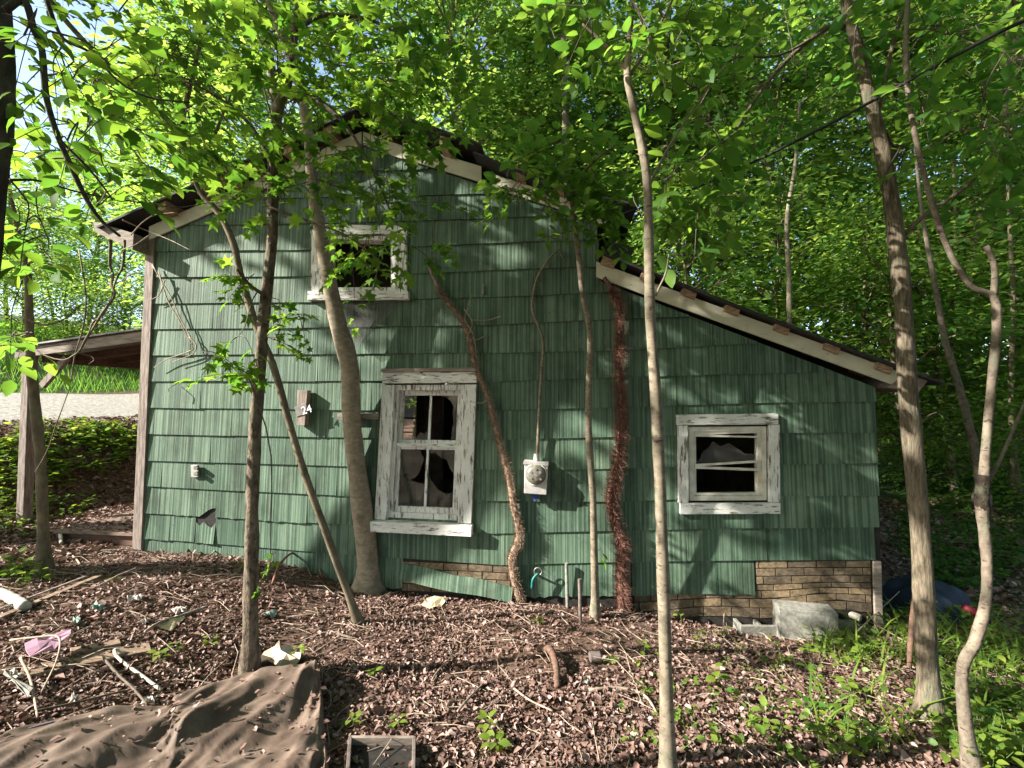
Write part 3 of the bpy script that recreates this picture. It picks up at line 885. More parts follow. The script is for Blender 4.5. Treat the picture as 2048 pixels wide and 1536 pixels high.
# windows ------------------------------------------------------------
def lerp2(a, b, t): return (a[0] + (b[0] - a[0]) * t, a[1] + (b[1] - a[1]) * t)
def bil(q, u, v): return lerp2(lerp2(q[0], q[1], u), lerp2(q[3], q[2], u), v)
def sub(q, u0, u1, v0, v1): return [bil(q, u0, v0), bil(q, u1, v0), bil(q, u1, v1), bil(q, u0, v1)]
def board(parent, name, q, u0, u1, v0, v1, y0, y1, mat, bevel=0.003):
    m = MB(); m.slab(sub(q, u0, u1, v0, v1), y0, y1)
    return m.build(name, M[mat], parent, bevel=bevel)
def jamb(q, u0, u1, v0, v1, y0, y1, t=0.03):
    m = MB()
    m.slab(sub(q, u0, u0 + t, v0, v1), y0, y1); m.slab(sub(q, u1 - t, u1, v0, v1), y0, y1)
    m.slab(sub(q, u0 + t + .001, u1 - t - .001, v0, v0 + t), y0, y1); m.slab(sub(q, u0 + t + .001, u1 - t - .001, v1 - t, v1), y0, y1)
    return m
def poly_pane(parent, q, pts, y, name="pane"):
    m = MB(); P = [bil(q, u, v) for u, v in pts]
    m.slab(P, y, y + 0.003)
    return m.build(name, M['glass'], parent)

# tall two over two sash window
q = WIN1
w1 = jamb(q, 0.135, 0.865, 0.045, 0.895, -0.015, 0.16, 0.035).build("window", M['paint_v'], house)
board(w1, "casing", q, 0.0, 0.134, 0.035, 0.895, -0.055, -0.006, 'paint_v')
board(w1, "casing", q, 0.866, 1.0, 0.035, 0.895, -0.055, -0.006, 'paint_v')
board(w1, "head_casing", q, 0.0, 1.0, 0.905, 0.975, -0.058, -0.006, 'paint_h')
board(w1, "drip_cap", q, -0.01, 1.0, 0.977, 1.0, -0.085, -0.006, 'wood_greyh')
board(w1, "sill", q, -0.03, 1.015, -0.035, 0.030, -0.115, 0.10, 'paint_h')
for (v0, v1, y) in ((0.50, 0.862, 0.045), (0.075, 0.515, 0.02)):
    s_ = MB()
    s_.slab(sub(q, 0.172, 0.212, v0, v1), y, y + 0.035); s_.slab(sub(q, 0.788, 0.828, v0, v1), y, y + 0.035)
    s_.slab(sub(q, 0.213, 0.787, v0, v0 + 0.04), y, y + 0.035); s_.slab(sub(q, 0.213, 0.787, v1 - 0.035, v1), y, y + 0.035)
    so = s_.build("sash", M['paint_v'], w1, bevel=0.002)
    board(w1, "muntin", q, 0.487, 0.513, v0 + 0.041, v1 - 0.036, y + 0.004, y + 0.030, 'paint_v', 0.002)
board(w1, "stop_bead", q, 0.172, 0.828, 0.497, 0.520, -0.005, 0.019, 'paint_h', 0.002)
poly_pane(w1, q, [(0.214, 0.542), (0.485, 0.542), (0.485, 0.60), (0.44, 0.575), (0.41, 0.59), (0.36, 0.555), (0.29, 0.57), (0.26, 0.56), (0.214, 0.60)], 0.062)
poly_pane(w1, q, [(0.214, 0.117), (0.485, 0.117), (0.485, 0.245), (0.465, 0.262), (0.40, 0.268), (0.33, 0.283), (0.375, 0.298), (0.42, 0.33), (0.44, 0.375), (0.465, 0.425), (0.43, 0.455), (0.415, 0.477), (0.214, 0.477)], 0.036)
poly_pane(w1, q, [(0.515, 0.117), (0.785, 0.117), (0.785, 0.215), (0.74, 0.205), (0.69, 0.207), (0.64, 0.22), (0.60, 0.243), (0.57, 0.272), (0.545, 0.285), (0.515, 0.33)], 0.036)
poly_pane(w1, q, [(0.515, 0.477), (0.785, 0.477), (0.785, 0.33), (0.74, 0.36), (0.71, 0.41), (0.64, 0.43), (0.58, 0.46), (0.515, 0.452)], 0.036)
poly_pane(w1, q, [(0.735, 0.542), (0.785, 0.542), (0.785, 0.83), (0.60, 0.83), (0.66, 0.812), (0.715, 0.79), (0.745, 0.755), (0.735, 0.71), (0.757, 0.66), (0.74, 0.61)], 0.062)

# square lean-to window with skewed aluminium rails and torn film
q = WIN2
w2 = jamb(q, 0.118, 0.882, 0.128, 0.872, -0.02, 0.16, 0.045).build("window", M['alu'], house)
board(w2, "casing", q, 0.0, 0.105, 0.112, 0.888, -0.050, -0.006, 'paint_v')
board(w2, "casing", q, 0.895, 1.0, 0.112, 0.888, -0.050, -0.006, 'paint_v')
board(w2, "head_casing", q, -0.01, 0.985, 0.893, 1.0, -0.054, -0.006, 'paint_h')
board(w2, "sill", q, 0.015, 1.0, 0.0, 0.107, -0.056, -0.006, 'paint_h')
m = MB()
m.slab(sub(q, 0.1635, 0.195, 0.175, 0.825), 0.0, 0.05); m.slab(sub(q, 0.80, 0.8365, 0.175, 0.825), 0.0, 0.05)
m.slab(sub(q, 0.196, 0.799, 0.175, 0.20), 0.0, 0.05); m.slab(sub(q, 0.196, 0.799, 0.80, 0.825), 0.0, 0.05)
m.build("sash", M['alu'], w2, bevel=0.002)
for (va, vb, th, y) in ((0.785, 0.81, 0.018, -0.006), (0.775, 0.755, 0.018, -0.010), (0.47, 0.508, 0.024, -0.006), (0.45, 0.42, 0.026, -0.010)):
    m = MB(); m.slab([bil(q, 0.175, va), bil(q, 0.83, vb), bil(q, 0.83, vb + th), bil(q, 0.175, va + th)], y - 0.012, y)
    m.build("sash_rail", M['alu'], w2, bevel=0.002)
m = MB(); m.slab([bil(q, u, v) for u, v in [(0.197, 0.495), (0.79, 0.515), (0.79, 0.59), (0.70, 0.585), (0.66, 0.62), (0.54, 0.70), (0.46, 0.665), (0.38, 0.72), (0.34, 0.66), (0.27, 0.60), (0.25, 0.54)]], 0.055, 0.057)
m.build("torn_film", M['screen'], w2)
m = MB(); m.slab(sub(q, 0.802, 0.835, 0.30, 0.38), -0.0045, -0.0005); m.build("label_patch", M['cardboard'], w2)

# small attic window, open and black inside
q = WIN3
w3 = jamb(q, 0.12, 0.88, 0.13, 0.87, -0.02, 0.14, 0.05).build("window", M['paint_v'], house)
board(w3, "casing", q, 0.0, 0.118, 0.12, 0.88, -0.052, -0.006, 'paint_v')
board(w3, "casing", q, 0.882, 1.0, 0.12, 0.88, -0.052, -0.006, 'paint_v')
board(w3, "head_casing", q, -0.01, 1.01, 0.882, 1.0, -0.056, -0.006, 'paint_h')
board(w3, "sill", q, -0.02, 1.02, 0.0, 0.118, -0.075, -0.006, 'paint_h')

# torn insect screen hanging below the attic window
scr = []
for i, t in enumerate(np.linspace(0, 1, 9)):
    for j, s_ in enumerate(np.linspace(0, 1, 8)):
        px_ = 690 + 105 * t - 10 * s_ + 22 * s_ * s_ * (0.5 - t); py_ = 604 + s_ * (88 - 70 * abs(t - 0.25)) + 4 * math.sin(5 * t)
        scr.append(wp(px_, py_, -0.05 - 0.05 * s_ + 0.012 * math.sin(7 * t + 2 * s_)))
m = MB(); m.add(scr, [(i * 8 + j, i * 8 + j + 1, i * 8 + 8 + j + 1, i * 8 + 8 + j) for i in range(8) for j in range(7)])
tag(m.build("torn_screen", M['screen'], smooth=True), "torn grey insect screen hanging below the attic window", "screen")

# ------------------------------------------------------------------ porch at the left (parts of the house)
yp = 0.25
pr = MB()
A = wp(60, 692, yp); B = wp(281, 655, yp)
for (dz0, dz1) in ((-0.03, 0.0),):
    pr.hexa([(A[0] - 0.25, yp - 0.05, A[2] - 0.03), (XL - 0.02, yp - 0.05, B[2] - 0.0), (XL - 0.02, yp + 4.6, B[2]), (A[0] - 0.25, yp + 4.6, A[2] - 0.03),
             (A[0] - 0.25, yp - 0.05, A[2] - 0.01), (XL - 0.02, yp - 0.05, B[2] + 0.02), (XL - 0.02, yp + 4.6, B[2] + 0.02), (A[0] - 0.25, yp + 4.6, A[2] - 0.01)])
proof = pr.build("porch_roof", M['tin'], house)
m = MB(); m.slab([(A[0] - 0.2, A[2] - 0.16), (XL - 0.03, B[2] - 0.15), (XL - 0.03, B[2] - 0.02), (A[0] - 0.2, A[2] - 0.05)], yp - 0.02, yp + 0.02)
m.build("fascia_board", M['wood_greyh'], proof)
for i, yy in enumerate((0.55, 1.05, 1.6, 2.2, 2.9)):
    m = MB(); m.slab([(A[0] - 0.1, A[2] - 0.17), (XL - 0.03, B[2] - 0.16), (XL - 0.03, B[2] - 0.03), (A[0] - 0.1, A[2] - 0.06)], yp + yy, yp + yy + 0.045)
    m.build("porch_rafter", M['wood_red'], proof)
pb_ = wp(53, 1035, yp + 0.1)
for i, yy in enumerate((0.06, 2.3, 4.3)):
    m = MB()
    xx = wp(55, 800, yp + 0.1)[0]
    m.box((xx - 0.055, yp + yy, gz(xx, yp + yy) - 0.1), (xx + 0.055, yp + yy + 0.11, A[2] - 0.05 - 0.02))
    m.build("porch_post", M['wood_grey'], house, bevel=0.006)
m = MB(); xx = wp(55, 800, yp)[0]
m.box((xx - 0.05, yp + 0.18, A[2] - 0.20), (xx + 0.05, yp + 2.28, A[2] - 0.075)); m.build("porch_beam", M['wood_red'], house)
m = MB(); m.beam((xx + 0.06, yp + 0.12, A[2] - 0.52), (xx + 0.42, yp + 0.12, A[2] - 0.14), 0.05, 0.08); m.build("post_brace", M['wood_grey'], house)
dk0 = gp(130, 1068); dz = wp(275, 1068)[2]
dkb = MB(); dkb.box((wp(110, 1068, 0.05)[0], 0.06, dz - 0.16), (XL - 0.08, 0.11, dz - 0.035)); deck = dkb.build("deck_rim", M['wood_red'], house)
for i in range(9):
    m = MB(); y0 = 0.02 + i * 0.15
    m.box((wp(112, 1068, 0.05)[0] + 0.03 * math.sin(i * 2.1), y0, dz - 0.034), (XL - 0.082, y0 + 0.142, dz + 0.002 * math.sin(i * 3)))
    m.build("deck_board", M['deck'], house)

# ------------------------------------------------------------------ things fixed to the wall
# number 24
sg = empty("house_number", wp(612, 816, -0.03))
tag(sg, "weathered wood block with a tilted grey tile reading 24", "house number")
m = MB(); qd = quad_px([(604, 850), (620, 850), (625, 781), (605, 781)])
m.slab(qd, -0.105, -0.028); m.build("block", M['wood_grey'], sg, bevel=0.003)
m = MB(); qd = quad_px([(605, 833), (625, 826), (623, 806), (601, 814)]); m.slab(qd, -0.113, -0.1055); m.build("tile", M['plate'], sg, bevel=0.002)
cu = bpy.data.curves.new("number_text", 'FONT'); cu.body = "24"; cu.size = 0.125; cu.extrude = 0.002; cu.align_x = 'CENTER'; cu.align_y = 'CENTER'
to = bpy.data.objects.new("tmp", cu); C.objects.link(to)
me = bpy.data.meshes.new_from_object(to.evaluated_get(bpy.context.evaluated_depsgraph_get()))
bpy.data.objects.remove(to)
pc_ = wp(613.3, 820, -0.1155)
tm = Matrix.Translation(Vector(pc_)) @ Matrix.Rotation(math.radians(17), 4, 'Y').inverted() @ Matrix.Rotation(math.radians(90), 4, 'X')
me.transform(tm); me.materials.clear(); me.materials.append(M['white'])
link("numerals", me, sg)
# stick shelf left of the tall window
m = MB(); m.slab(quad_px([(681, 838), (762, 838), (762, 826), (681, 827)]), -0.075, -0.026)
tag(m.build("wood_strip", M['wood_greyh'], bevel=0.003), "short weathered wood strip nailed beside the tall window", "wood strip")
# outlet
ou = empty("outlet", wp(395, 940, -0.03)); tag(ou, "old outdoor double outlet on the lower left siding", "outlet")
m = MB(); m.slab(quad_px([(388, 953), (402, 953), (402, 929), (388, 929)]), -0.045, -0.026); m.build("plate", M['meter'], ou, bevel=0.003)
for y_ in (935, 947):
    m = MB(); p = wp(395, y_, -0.046); m.tube([p, p + np.array([0, -0.03, 0])], [0.028, 0.026], 12); m.build("cover", M['conc'], ou)
# electric meter
mt = empty("electric_meter", wp(1073, 952, -0.03)); tag(mt, "grey metal electric meter box with a round glass dial", "meter")
m = MB(); m.slab(quad_px([(1050, 982), (1094, 985), (1097, 924), (1051, 920)]), -0.13, -0.026); m.build("box", M['meter'], mt, bevel=0.006)
m = MB(); m.slab(quad_px([(1049, 925), (1098, 928), (1098, 922), (1050, 918)]), -0.142, -0.02); m.build("lid", M['meter'], mt, bevel=0.003)
p = wp(1072, 949, -0.131); m = MB()
ringp = [p + np.array([0.112 * math.cos(t), 0, 0.112 * math.sin(t)]) for t in np.linspace(0, 2 * math.pi, 33)]
m.tube(ringp, 0.011, 6, cap=False); m.build("ring", M['alu'], mt, True)
m = MB(); m.tube([p, p + np.array([0, -0.02, 0]), p + np.array([0, -0.045, 0]), p + np.array([0, -0.055, 0])], [0.104, 0.104, 0.085, 0.03], 24); m.build("dial", M['dial'], mt, True)
for a_, b_, r_ in ((0, 0, 0.022), (-0.045, 0.03, 0.014), (0.045, 0.03, 0.014), (0.05, -0.04, 0.011), (-0.045, -0.03, 0.011), (0, 0.062, 0.012)):
    c_ = p + np.array([a_, -0.046, b_]); m = MB(); m.tube([c_, c_ + np.array([0, -0.012, 0])], r_, 10); m.build("dial_mark", M['plate'], mt)
m = MB(); m.slab(quad_px([(1068, 996), (1074, 996), (1074, 985), (1068, 985)]), -0.09, -0.06); m.build("tag", M['blue'], mt)
m = MB(); c0 = wp(1073, 921, -0.07); m.tube([c0, c0 + np.array([0, 0, 0.07])], [0.032, 0.028], 12); m.build("hub", M['meter'], mt)
# cable on the wall above the meter
cp = spline([wp(a, b, -0.06) for a, b in ((1075, 908), (1077, 850), (1080, 790), (1084, 730), (1086, 685), (1078, 655), (1066, 625), (1065, 600), (1070, 570), (1080, 545), (1098, 518), (1116, 500), (1126, 515))], 60)
m = MB(); m.tube(cp, np.linspace(0.017, 0.013, 60), 8, 0.08, 3)
tag(m.build("meter_cable", M['bark_speck'], smooth=True), "weathered service cable climbing the siding above the meter box", "cable")
# overhead service drop
ca = wp(1205, 440, -0.25); cb = dp(1978, 74, 2.15); cc = dp(2500, -170, 1.9)
pts = []
for t in np.linspace(0, 1, 30):
    if t < 0.75: p = ca + (cb - ca) * (t / 0.75); s_ = t / 0.75; p = p - np.array([0, 0, 0.10 * math.sin(math.pi * s_)])
    else: p = cb + (cc - cb) * ((t - 0.75) / 0.25)
    pts.append(p)
m = MB(); m.tube(pts, 0.0095, 6)
tag(m.build("power_cable", M['black'], smooth=True), "thick black overhead cable running from the eave to upper right", "cable")
a_ = dp(1370, 260, 6.0); b_ = dp(1900, 10, 5.0); c_ = dp(2400, -220, 4.5)
m = MB(); m.tube([a_ + (b_ - a_) * t for t in np.linspace(0, 1, 10)] + [c_], 0.005, 5)
tag(m.build("thin_wire", M['black']), "thin wire strung above the thick black overhead cable", "wire")
# hose tap, pipes by the wall
tp = empty("garden_tap", wp(1072, 1160, -0.08)); tag(tp, "outdoor tap with a teal spout low on the siding", "tap")
m = MB(); m.tube([wp(1070, 1148, -0.02), wp(1072, 1148, -0.10)], 0.012, 8); m.build("valve", M['brass'], tp)
m = MB(); m.tube(spline([wp(1076, 1147, -0.10), wp(1069, 1154, -0.11), wp(1065, 1162, -0.11), wp(1064, 1177, -0.11)], 12), 0.013, 8); m.build("spout", M['teal'], tp, True)
m = MB(); c0 = wp(1076, 1143, -0.10); m.tube([c0 + np.array([0.04 * math.cos(t), 0, 0.04 * math.sin(t)]) for t in np.linspace(0, 6.283, 13)], 0.006, 6, cap=False); m.build("wheel_handle", M['brass'], tp, True)
def vpipe(name, px0, py0, px1, py1, y, r, mat, label, cat):
    m = MB(); a = wp(px0, py0, y); b = wp(px1, py1, y)
    m.tube([a, b, b + np.array([0, 0, -0.003])], [r, r, r * 0.7], 12)
    return tag(m.build(name, M[mat], smooth=False), label, cat)
g = gp(1161, 1248); vpipe("steel_pipe", 1161, 1252, 1159, 1158, g[1], 0.017, 'steel', "upright rusty steel pipe standing in the litter before the wall", "pipe")
vpipe("plastic_pipe", 1135, 1218, 1133, 1126, -0.06, 0.018, 'conc', "grey plastic pipe rising along the wall right of the tap", "pipe")
# small hook and bracket
m = MB(); m.slab(quad_px([(966, 590), (969, 590), (969, 570), (966, 570)]), -0.05, -0.026)
tag(m.build("cable_clip", M['brass']), "small metal clip on the siding above the tall window", "clip")
m = MB(); p0 = wp(352, 768, -0.03); m.tube(spline([p0, wp(345, 772, -0.09), wp(338, 776, -0.11), wp(337, 783, -0.11)], 10), 0.005, 6)
tag(m.build("wire_hook", M['pvc']), "bent pale wire hook on the siding near the corner board", "hook")
# brown lump under the roof edge
m = MB(); c0 = wp(462, 364, -0.14); V = []; F = []
for i in range(9):
    th = math.pi * i / 8
    for j in range(16):
        ph = 2 * math.pi * j / 16
        d = np.array([0.155 * math.sin(th) * math.cos(ph), 0.10 * math.sin(th) * math.sin(ph), 0.085 * math.cos(th)])
        d *= 1 + 0.06 * math.sin(3 * ph + 2 * th)
        V.append(c0 + np.array([d[0] + 0.1 * d[2], d[1], d[2] - 0.32 * d[0]]))
for i in range(8):
    for j in range(16): F.append((i * 16 + j, i * 16 + (j + 1) % 16, i * 16 + 16 + (j + 1) % 16, i * 16 + 16 + j))
m.add(V, F)
tag(m.build("foam_lump", M['lump'], smooth=True), "rust brown rounded lump wedged between rafter ends under the roof", "lump")

# hairy climbing vines
def hairy(name, pts, rads, y, mat, label, hairs, hl, seed):
    P = spline([list(wp(a, b, yy if yy is not None else y)) + [r] for (a, b, yy), r in zip(pts, rads)], 70)
    o = empty(name, P[0][:3]); tag(o, label, "vine")
    m = MB(); m.tube(P[:, :3], P[:, 3], 9, 0.12, seed); m.build("stem", M[mat], o, True)
    r_ = np.random.default_rng(seed); hb = MB(); V = []; F = []
    for i in range(hairs):
        t = r_.uniform(0.08, 1) * 68.9; k = int(t); f = t - k
        c = P[k] * (1 - f) + P[k + 1] * f
        a = r_.uniform(0, 2 * math.pi)
        d = np.array([math.cos(a), -abs(math.sin(a)) * 0.9, r_.normal() * 0.7]); d /= np.linalg.norm(d)
        b = c[:3] + d * c[3] * 0.8; L = hl * r_.uniform(0.15, 1.0) ** 1.3 * 1.35; e = b + d * L + np.array([0, 0, r_.normal() * L * 0.35]); sd = np.array([0.0019, 0, 0.0021])
        n = len(V); V += [b - sd, b + sd, e]; F.append((n, n + 1, n + 2))
    hb.add(V, F); h = hb.build("root_hairs", M[mat], o); h["kind"] = 'stuff'
    return o
hairy("hairy_vine", [(853, 522, None), (872, 565, None), (893, 600, None), (925, 640, None), (943, 690, None), (952, 735, None), (975, 790, None), (990, 845, None), (1003, 900, None), (1018, 950, None), (1027, 1010, None), (1037, 1050, None), (1038, 1080, None), (1024, 1115, None), (1030, 1160, None), (1043, 1200, None)],
      [0.014, 0.018, 0.022, 0.026, 0.026, 0.024, 0.024, 0.027, 0.030, 0.034, 0.036, 0.036, 0.04, 0.038, 0.042, 0.05], -0.065, 'vine_tan', "tan hairy vine winding up beside the tall window", 7000, 0.05, 5)
hairy("hairy_vine", [(1208, 555, None), (1225, 582, None), (1240, 620, None), (1238, 700, None), (1240, 770, None), (1243, 830, None), (1240, 890, None), (1230, 950, None), (1222, 1000, None), (1230, 1050, None), (1243, 1090, None), (1240, 1150, None), (1245, 1220, None)],
      [0.02, 0.022, 0.022, 0.024, 0.03, 0.034, 0.036, 0.04, 0.04, 0.038, 0.044, 0.046, 0.052], -0.07, 'vine_red', "thick reddish shaggy vine climbing to the lean-to roof", 11000, 0.085, 6)
# thin strands tangled round the tan vine
for k, pts in enumerate(([(943, 590), (938, 610), (930, 640), (945, 665), (952, 700), (948, 725)], [(928, 618), (945, 645), (935, 680), (955, 705)], [(1003, 632), (975, 640), (945, 640)], [(970, 672), (950, 680), (935, 672)], [(975, 800), (962, 806), (940, 803)])):
    m = MB(); m.tube(spline([wp(a, b, -0.10 - 0.02 * math.sin(k + i)) for i, (a, b) in enumerate(pts)], 14), np.linspace(0.006, 0.003, 14), 5)
    tag(m.build("vine_strand", M['drytwig'], smooth=True), ["bare strand curling round the tan vine's top", "dead strand woven across the tan vine", "straight dry strand sticking right from the tan vine", "short dry strand beside the tan vine's middle", "thin tendril reaching from the tan vine to the tall window"][k], "vine strand", "dead strands on the tan vine")
# dry tangled roots at the corner board
for k, pts in enumerate(([(305, 530), (325, 565), (345, 600), (362, 640), (380, 672), (385, 690)], [(318, 545), (335, 600), (358, 640), (372, 668), (388, 700)], [(385, 700), (365, 708), (335, 718), (308, 735)], [(330, 560), (318, 590), (300, 600)], [(378, 674), (392, 690), (385, 708), (345, 724)])):
    m = MB(); m.tube(spline([wp(a, b, -0.06) for a, b in pts], 16), np.linspace(0.008, 0.004, 16), 5)
    tag(m.build("dry_vine", M['drytwig'], smooth=True), ["pale dry vine hanging down the siding from the corner board", "second pale dry vine twisting beside the first by the corner board", "dry vine end trailing left under the corner tangle", "short dry tendril hooked over the corner board", "looped dry vine end at the bottom of the corner tangle"][k], "vine", "dry vines by the corner board")
# ------------------------------------------------------------------ trees and leaves
UP = np.array([0, 0, 1.0])
def horiz(px, d):                             # ground place on the bearing of a picture column, at distance d
    v = Fv + Rv * ((px - 1024.0) / FPX)
    p = CAM + v * d
    return np.array([p[0], p[1], gz(p[0], p[1])])

class Sprays:
    """leaves of one plant: twigs grow from the nearest wood, leaves sit along the twigs"""
    def __init__(s, seed):
        s.r = np.random.default_rng(seed); s.nodes = []; s.tw = MB(); s.pos = []; s.ax = []; s.nr = []; s.sz = []; s.ti = []
    def wood(s, path):
        for p in path: s.nodes.append(np.array(p[:3], float))
    def leaf(s, p, a, n, z, t):
        s.pos.append(p); s.ax.append(a); s.nr.append(n); s.sz.append(z); s.ti.append(t)
    def twig_leaves(s, P, L, n, size, cluster=False, droop=0.15):
        r = s.r
        for i in range(n):
            t = 0.25 + 0.75 * (i + r.uniform(-0.3, 0.3)) / max(1, n - 1) if not cluster else r.uniform(0.7, 1.0)
            t = min(max(t, 0.1), 1.0)
            k = t * (len(P) - 1.001); j = int(k); c = P[j] * (1 - (k - j)) + P[j + 1] * (k - j)
            d = normed(P[-1] - P[0]); side = normed(np.cross(d, UP) + 1e-6) * (1 if i % 2 else -1)
            a = normed(d * r.uniform(0.2, 0.9) + side * r.uniform(0.5, 1.0) + UP * (-droop + r.normal() * 0.22)) if i < n - 1 else normed(d - UP * droop)
            nn = normed(UP + np.array([r.normal(), r.normal(), 0]) * 0.42)
            z = size * r.uniform(0.62, 1.2)
            s.leaf(c + a * z * 0.28, a, nn, z, np.clip(r.normal(0.45, 0.3), 0, 1))
    def region(s, cx, cy, rx, ry, d0, d1, n, L=(0.25, 0.5), leaves=(6, 10), size=0.1, cluster=False, droop=0.15, reach=2.5):
        r = s.r; pts = []
        while len(pts) < n:
            u, v = r.uniform(-1, 1, 2)
            if u * u + v * v > 1: continue
            pts.append(dp(cx + u * rx, cy + v * ry, r.uniform(d0, d1)))
        nd = np.array(s.nodes)
        pts.sort(key=lambda p: np.min(np.linalg.norm(nd - p, axis=1)))
        for p in pts:
            if p[2] < gz(p[0], p[1]) + 0.05 or p[1] > -0.14 and p[2] < 4.4 and XL - 0.4 < p[0] < XR + 0.3: continue
            nd = np.array(s.nodes); dist = np.linalg.norm(nd - p, axis=1); k = int(np.argmin(dist)); q = nd[k]
            d = p - q; dn = dist[k] + 1e-6
            out = normed(d / dn + np.array([r.normal() * 0.5, r.normal() * 0.5, r.normal() * 0.15 - 0.05]))
            LL = r.uniform(*L)
            e = p + out * LL * 0.5; b = p - out * LL * 0.5
            if dn < reach:
                mid = (q + b) / 2 + UP * 0.06 * dn + np.array([r.normal(), r.normal(), r.normal()]) * 0.04 * dn
                P = spline([q, mid, b, p, e - UP * 0.04], 12)
                s.tw.tube(P, np.linspace(0.0035 + 0.0022 * dn, 0.0013, 12), 4, cap=False)
                s.nodes += [P[4], P[7], P[9]]
                TL = P[6:]
            else:
                TL = spline([b, p, e - UP * 0.04], 6)
                s.tw.tube(TL, np.linspace(0.003, 0.0013, 6), 4, cap=False)
            s.twig_leaves(TL, LL, int(r.integers(leaves[0], leaves[1] + 1)), size, cluster, droop)
    def finish(s, parent, kind, mat, twigmat, most=300, minpx=11.0, proto_cache={}):
        if s.tw.f: tag(s.tw.build("twigs", twigmat, parent), kind="stuff")
        if not s.pos: return
        pos, ax, nr, sz, ti = (np.array(v) for v in (s.pos, s.ax, s.nr, s.sz, s.ti))
        px, py, d = project(pos)
        app = np.where((d > 0.3) & (px > -20) & (px < 2068) & (py > -20) & (py < 1556), sz * FPX / np.maximum(d, 0.3), 0)
        order = np.argsort(-app)
        big = [i for i in order[:most] if app[i] > minpx]
        rest = np.ones(len(pos), bool); rest[big] = False
        for i in big:
            b = int(min(4, ti[i] * 5)); key = (kind, mat.name, b)
            if key not in proto_cache:
                proto_cache[key] = leaf_mesh("leaf", kind, [(0, 0, 0)], [(0, 1, 0)], [(0, 0, 1)], [1.0], [0.1 + 0.2 * b], mat)
            o = bpy.data.objects.new("leaf", proto_cache[key]); C.objects.link(o); o.parent = parent
            a = normed(ax[i]); n = normed(nr[i] - a * (a @ nr[i])); x = np.cross(a, n)
            R = Matrix((( x[0], a[0], n[0]), (x[1], a[1], n[1]), (x[2], a[2], n[2]))).to_4x4()
            o.matrix_basis = Matrix.Translation(Vector(pos[i]) - parent_origin(parent)) @ R @ Matrix.Scale(float(sz[i]), 4)
        if rest.any():
            f = link("foliage", leaf_mesh("foliage", kind, pos[rest], ax[rest], nr[rest], sz[rest], ti[rest], mat), parent)
            f["kind"] = 'stuff'

def px_path(pts, d0, d1, n=40):
    """picture columns/rows/widths to a path of (x, y, z, radius), distance running from d0 to d1"""
    Q = np.array(pts, float)
    L = np.concatenate([[0], np.cumsum(np.linalg.norm(np.diff(Q[:, :2], axis=0), axis=1))]); L /= L[-1]
    W = []
    for (px, py, w), t in zip(Q, L):
        d = d0 + (d1 - d0) * t
        W.append(list(dp(px, py, d)) + [w * 0.5 * d / FPX / math.sqrt(1 + ((px - 1024.0) / FPX) ** 2)])   # wide lens widens what stands off axis
    return spline(W, n)

def trunk(parent, P, mat, sides=14, rough=0.03, seed=0, name="trunk", flare=True):
    P = P.copy()
    if flare:
        t = np.linspace(0, 1, len(P)); P[:, 3] *= (1 + 0.75 * np.exp(-t * 42)) * (1 + 0.035 * np.sin(t * 47 + seed) + 0.025 * np.sin(t * 113 + 2 * seed))
        base = P[0].copy(); base[2] -= 0.25; P = np.vstack([base, P])
    m = MB(); m.tube(P[:, :3], P[:, 3], sides, rough, seed)
    return m.build(name, M[mat], parent, True)

def base_depth(px, py):
    p = gp(px, py); return float((p - CAM) @ Fv)

def tree(name, label, cat, pts, mat, d1k=1.0, sides=14, rough=0.03, d0=None, n=44, group="slender trunks before the green house"):
    if d0 is None: d0 = base_depth(pts[0][0], pts[0][1])
    P = px_path(pts, d0, d0 * d1k, n)
    root = empty(name, P[0][:3]); tag(root, label, cat, group)
    trunk(root, P, mat, sides, rough, seed=int(pts[0][0]))
    return root, P, d0
def limb(root, pts, d0, d1, mat, sp=None, n=20):
    P = px_path(pts, d0, d1, n)
    trunk(root, P, mat, 8, 0.03, int(pts[0][0] + pts[0][1]), "branch", False)
    if sp is not None: sp.wood(P[::2])
    return P

# rough dark maple, the most leafy of the near trees
root, P, d = tree("maple_tree", "rough dark barked maple standing behind the brown tarp", "tree",
    [(500, 1352, 30.4), (503, 1150, 28.1), (505, 1000, 27.1), (511, 850, 26.1), (523, 700, 25.0), (531, 600, 23.9), (545, 470, 22.8), (546, 330, 21.6), (556, 220, 20.9), (575, 170, 17.3), (590, 60, 15.1), (600, -60, 13.7), (590, -420, 10.8), (600, -800, 5.8)], 'bark_rough', 1.02, 16, 0.07, n=70)
sp = Sprays(21); sp.wood(P[34::2])
limb(root, [(572, 190, 16), (640, 205, 12), (690, 250, 9), (740, 330, 6), (780, 420, 4)], d, d * 0.98, 'bark_rough', sp)
limb(root, [(590, 60, 12), (650, 30, 9), (740, 40, 7), (810, 80, 5), (880, 150, 4)], d, d * 1.1, 'bark_rough', sp)
limb(root, [(548, 330, 12), (500, 250, 8), (430, 190, 6), (360, 160, 4)], d, d * 0.95, 'bark_rough', sp)
limb(root, [(540, 415, 7), (610, 440, 5), (690, 470, 4), (760, 520, 3)], d, d * 0.97, 'bark_rough', sp)
limb(root, [(528, 590, 9), (500, 570, 7), (475, 540, 5)], d, d * 0.95, 'bark_rough', sp)
sp.region(470, 130, 210, 150, d * 0.8, d * 1.12, 42, size=0.09, leaves=(6, 10))
sp.region(690, 230, 190, 170, d * 0.85, d * 1.15, 34, size=0.088, leaves=(6, 10))
sp.region(770, 400, 130, 120, d * 0.9, d * 1.15, 22, size=0.088, leaves=(6, 9))
sp.region(690, 90, 230, 110, d * 0.85, d * 1.2, 34, size=0.09)
sp.region(870, 200, 90, 130, d * 0.9, d * 1.2, 20, size=0.10)
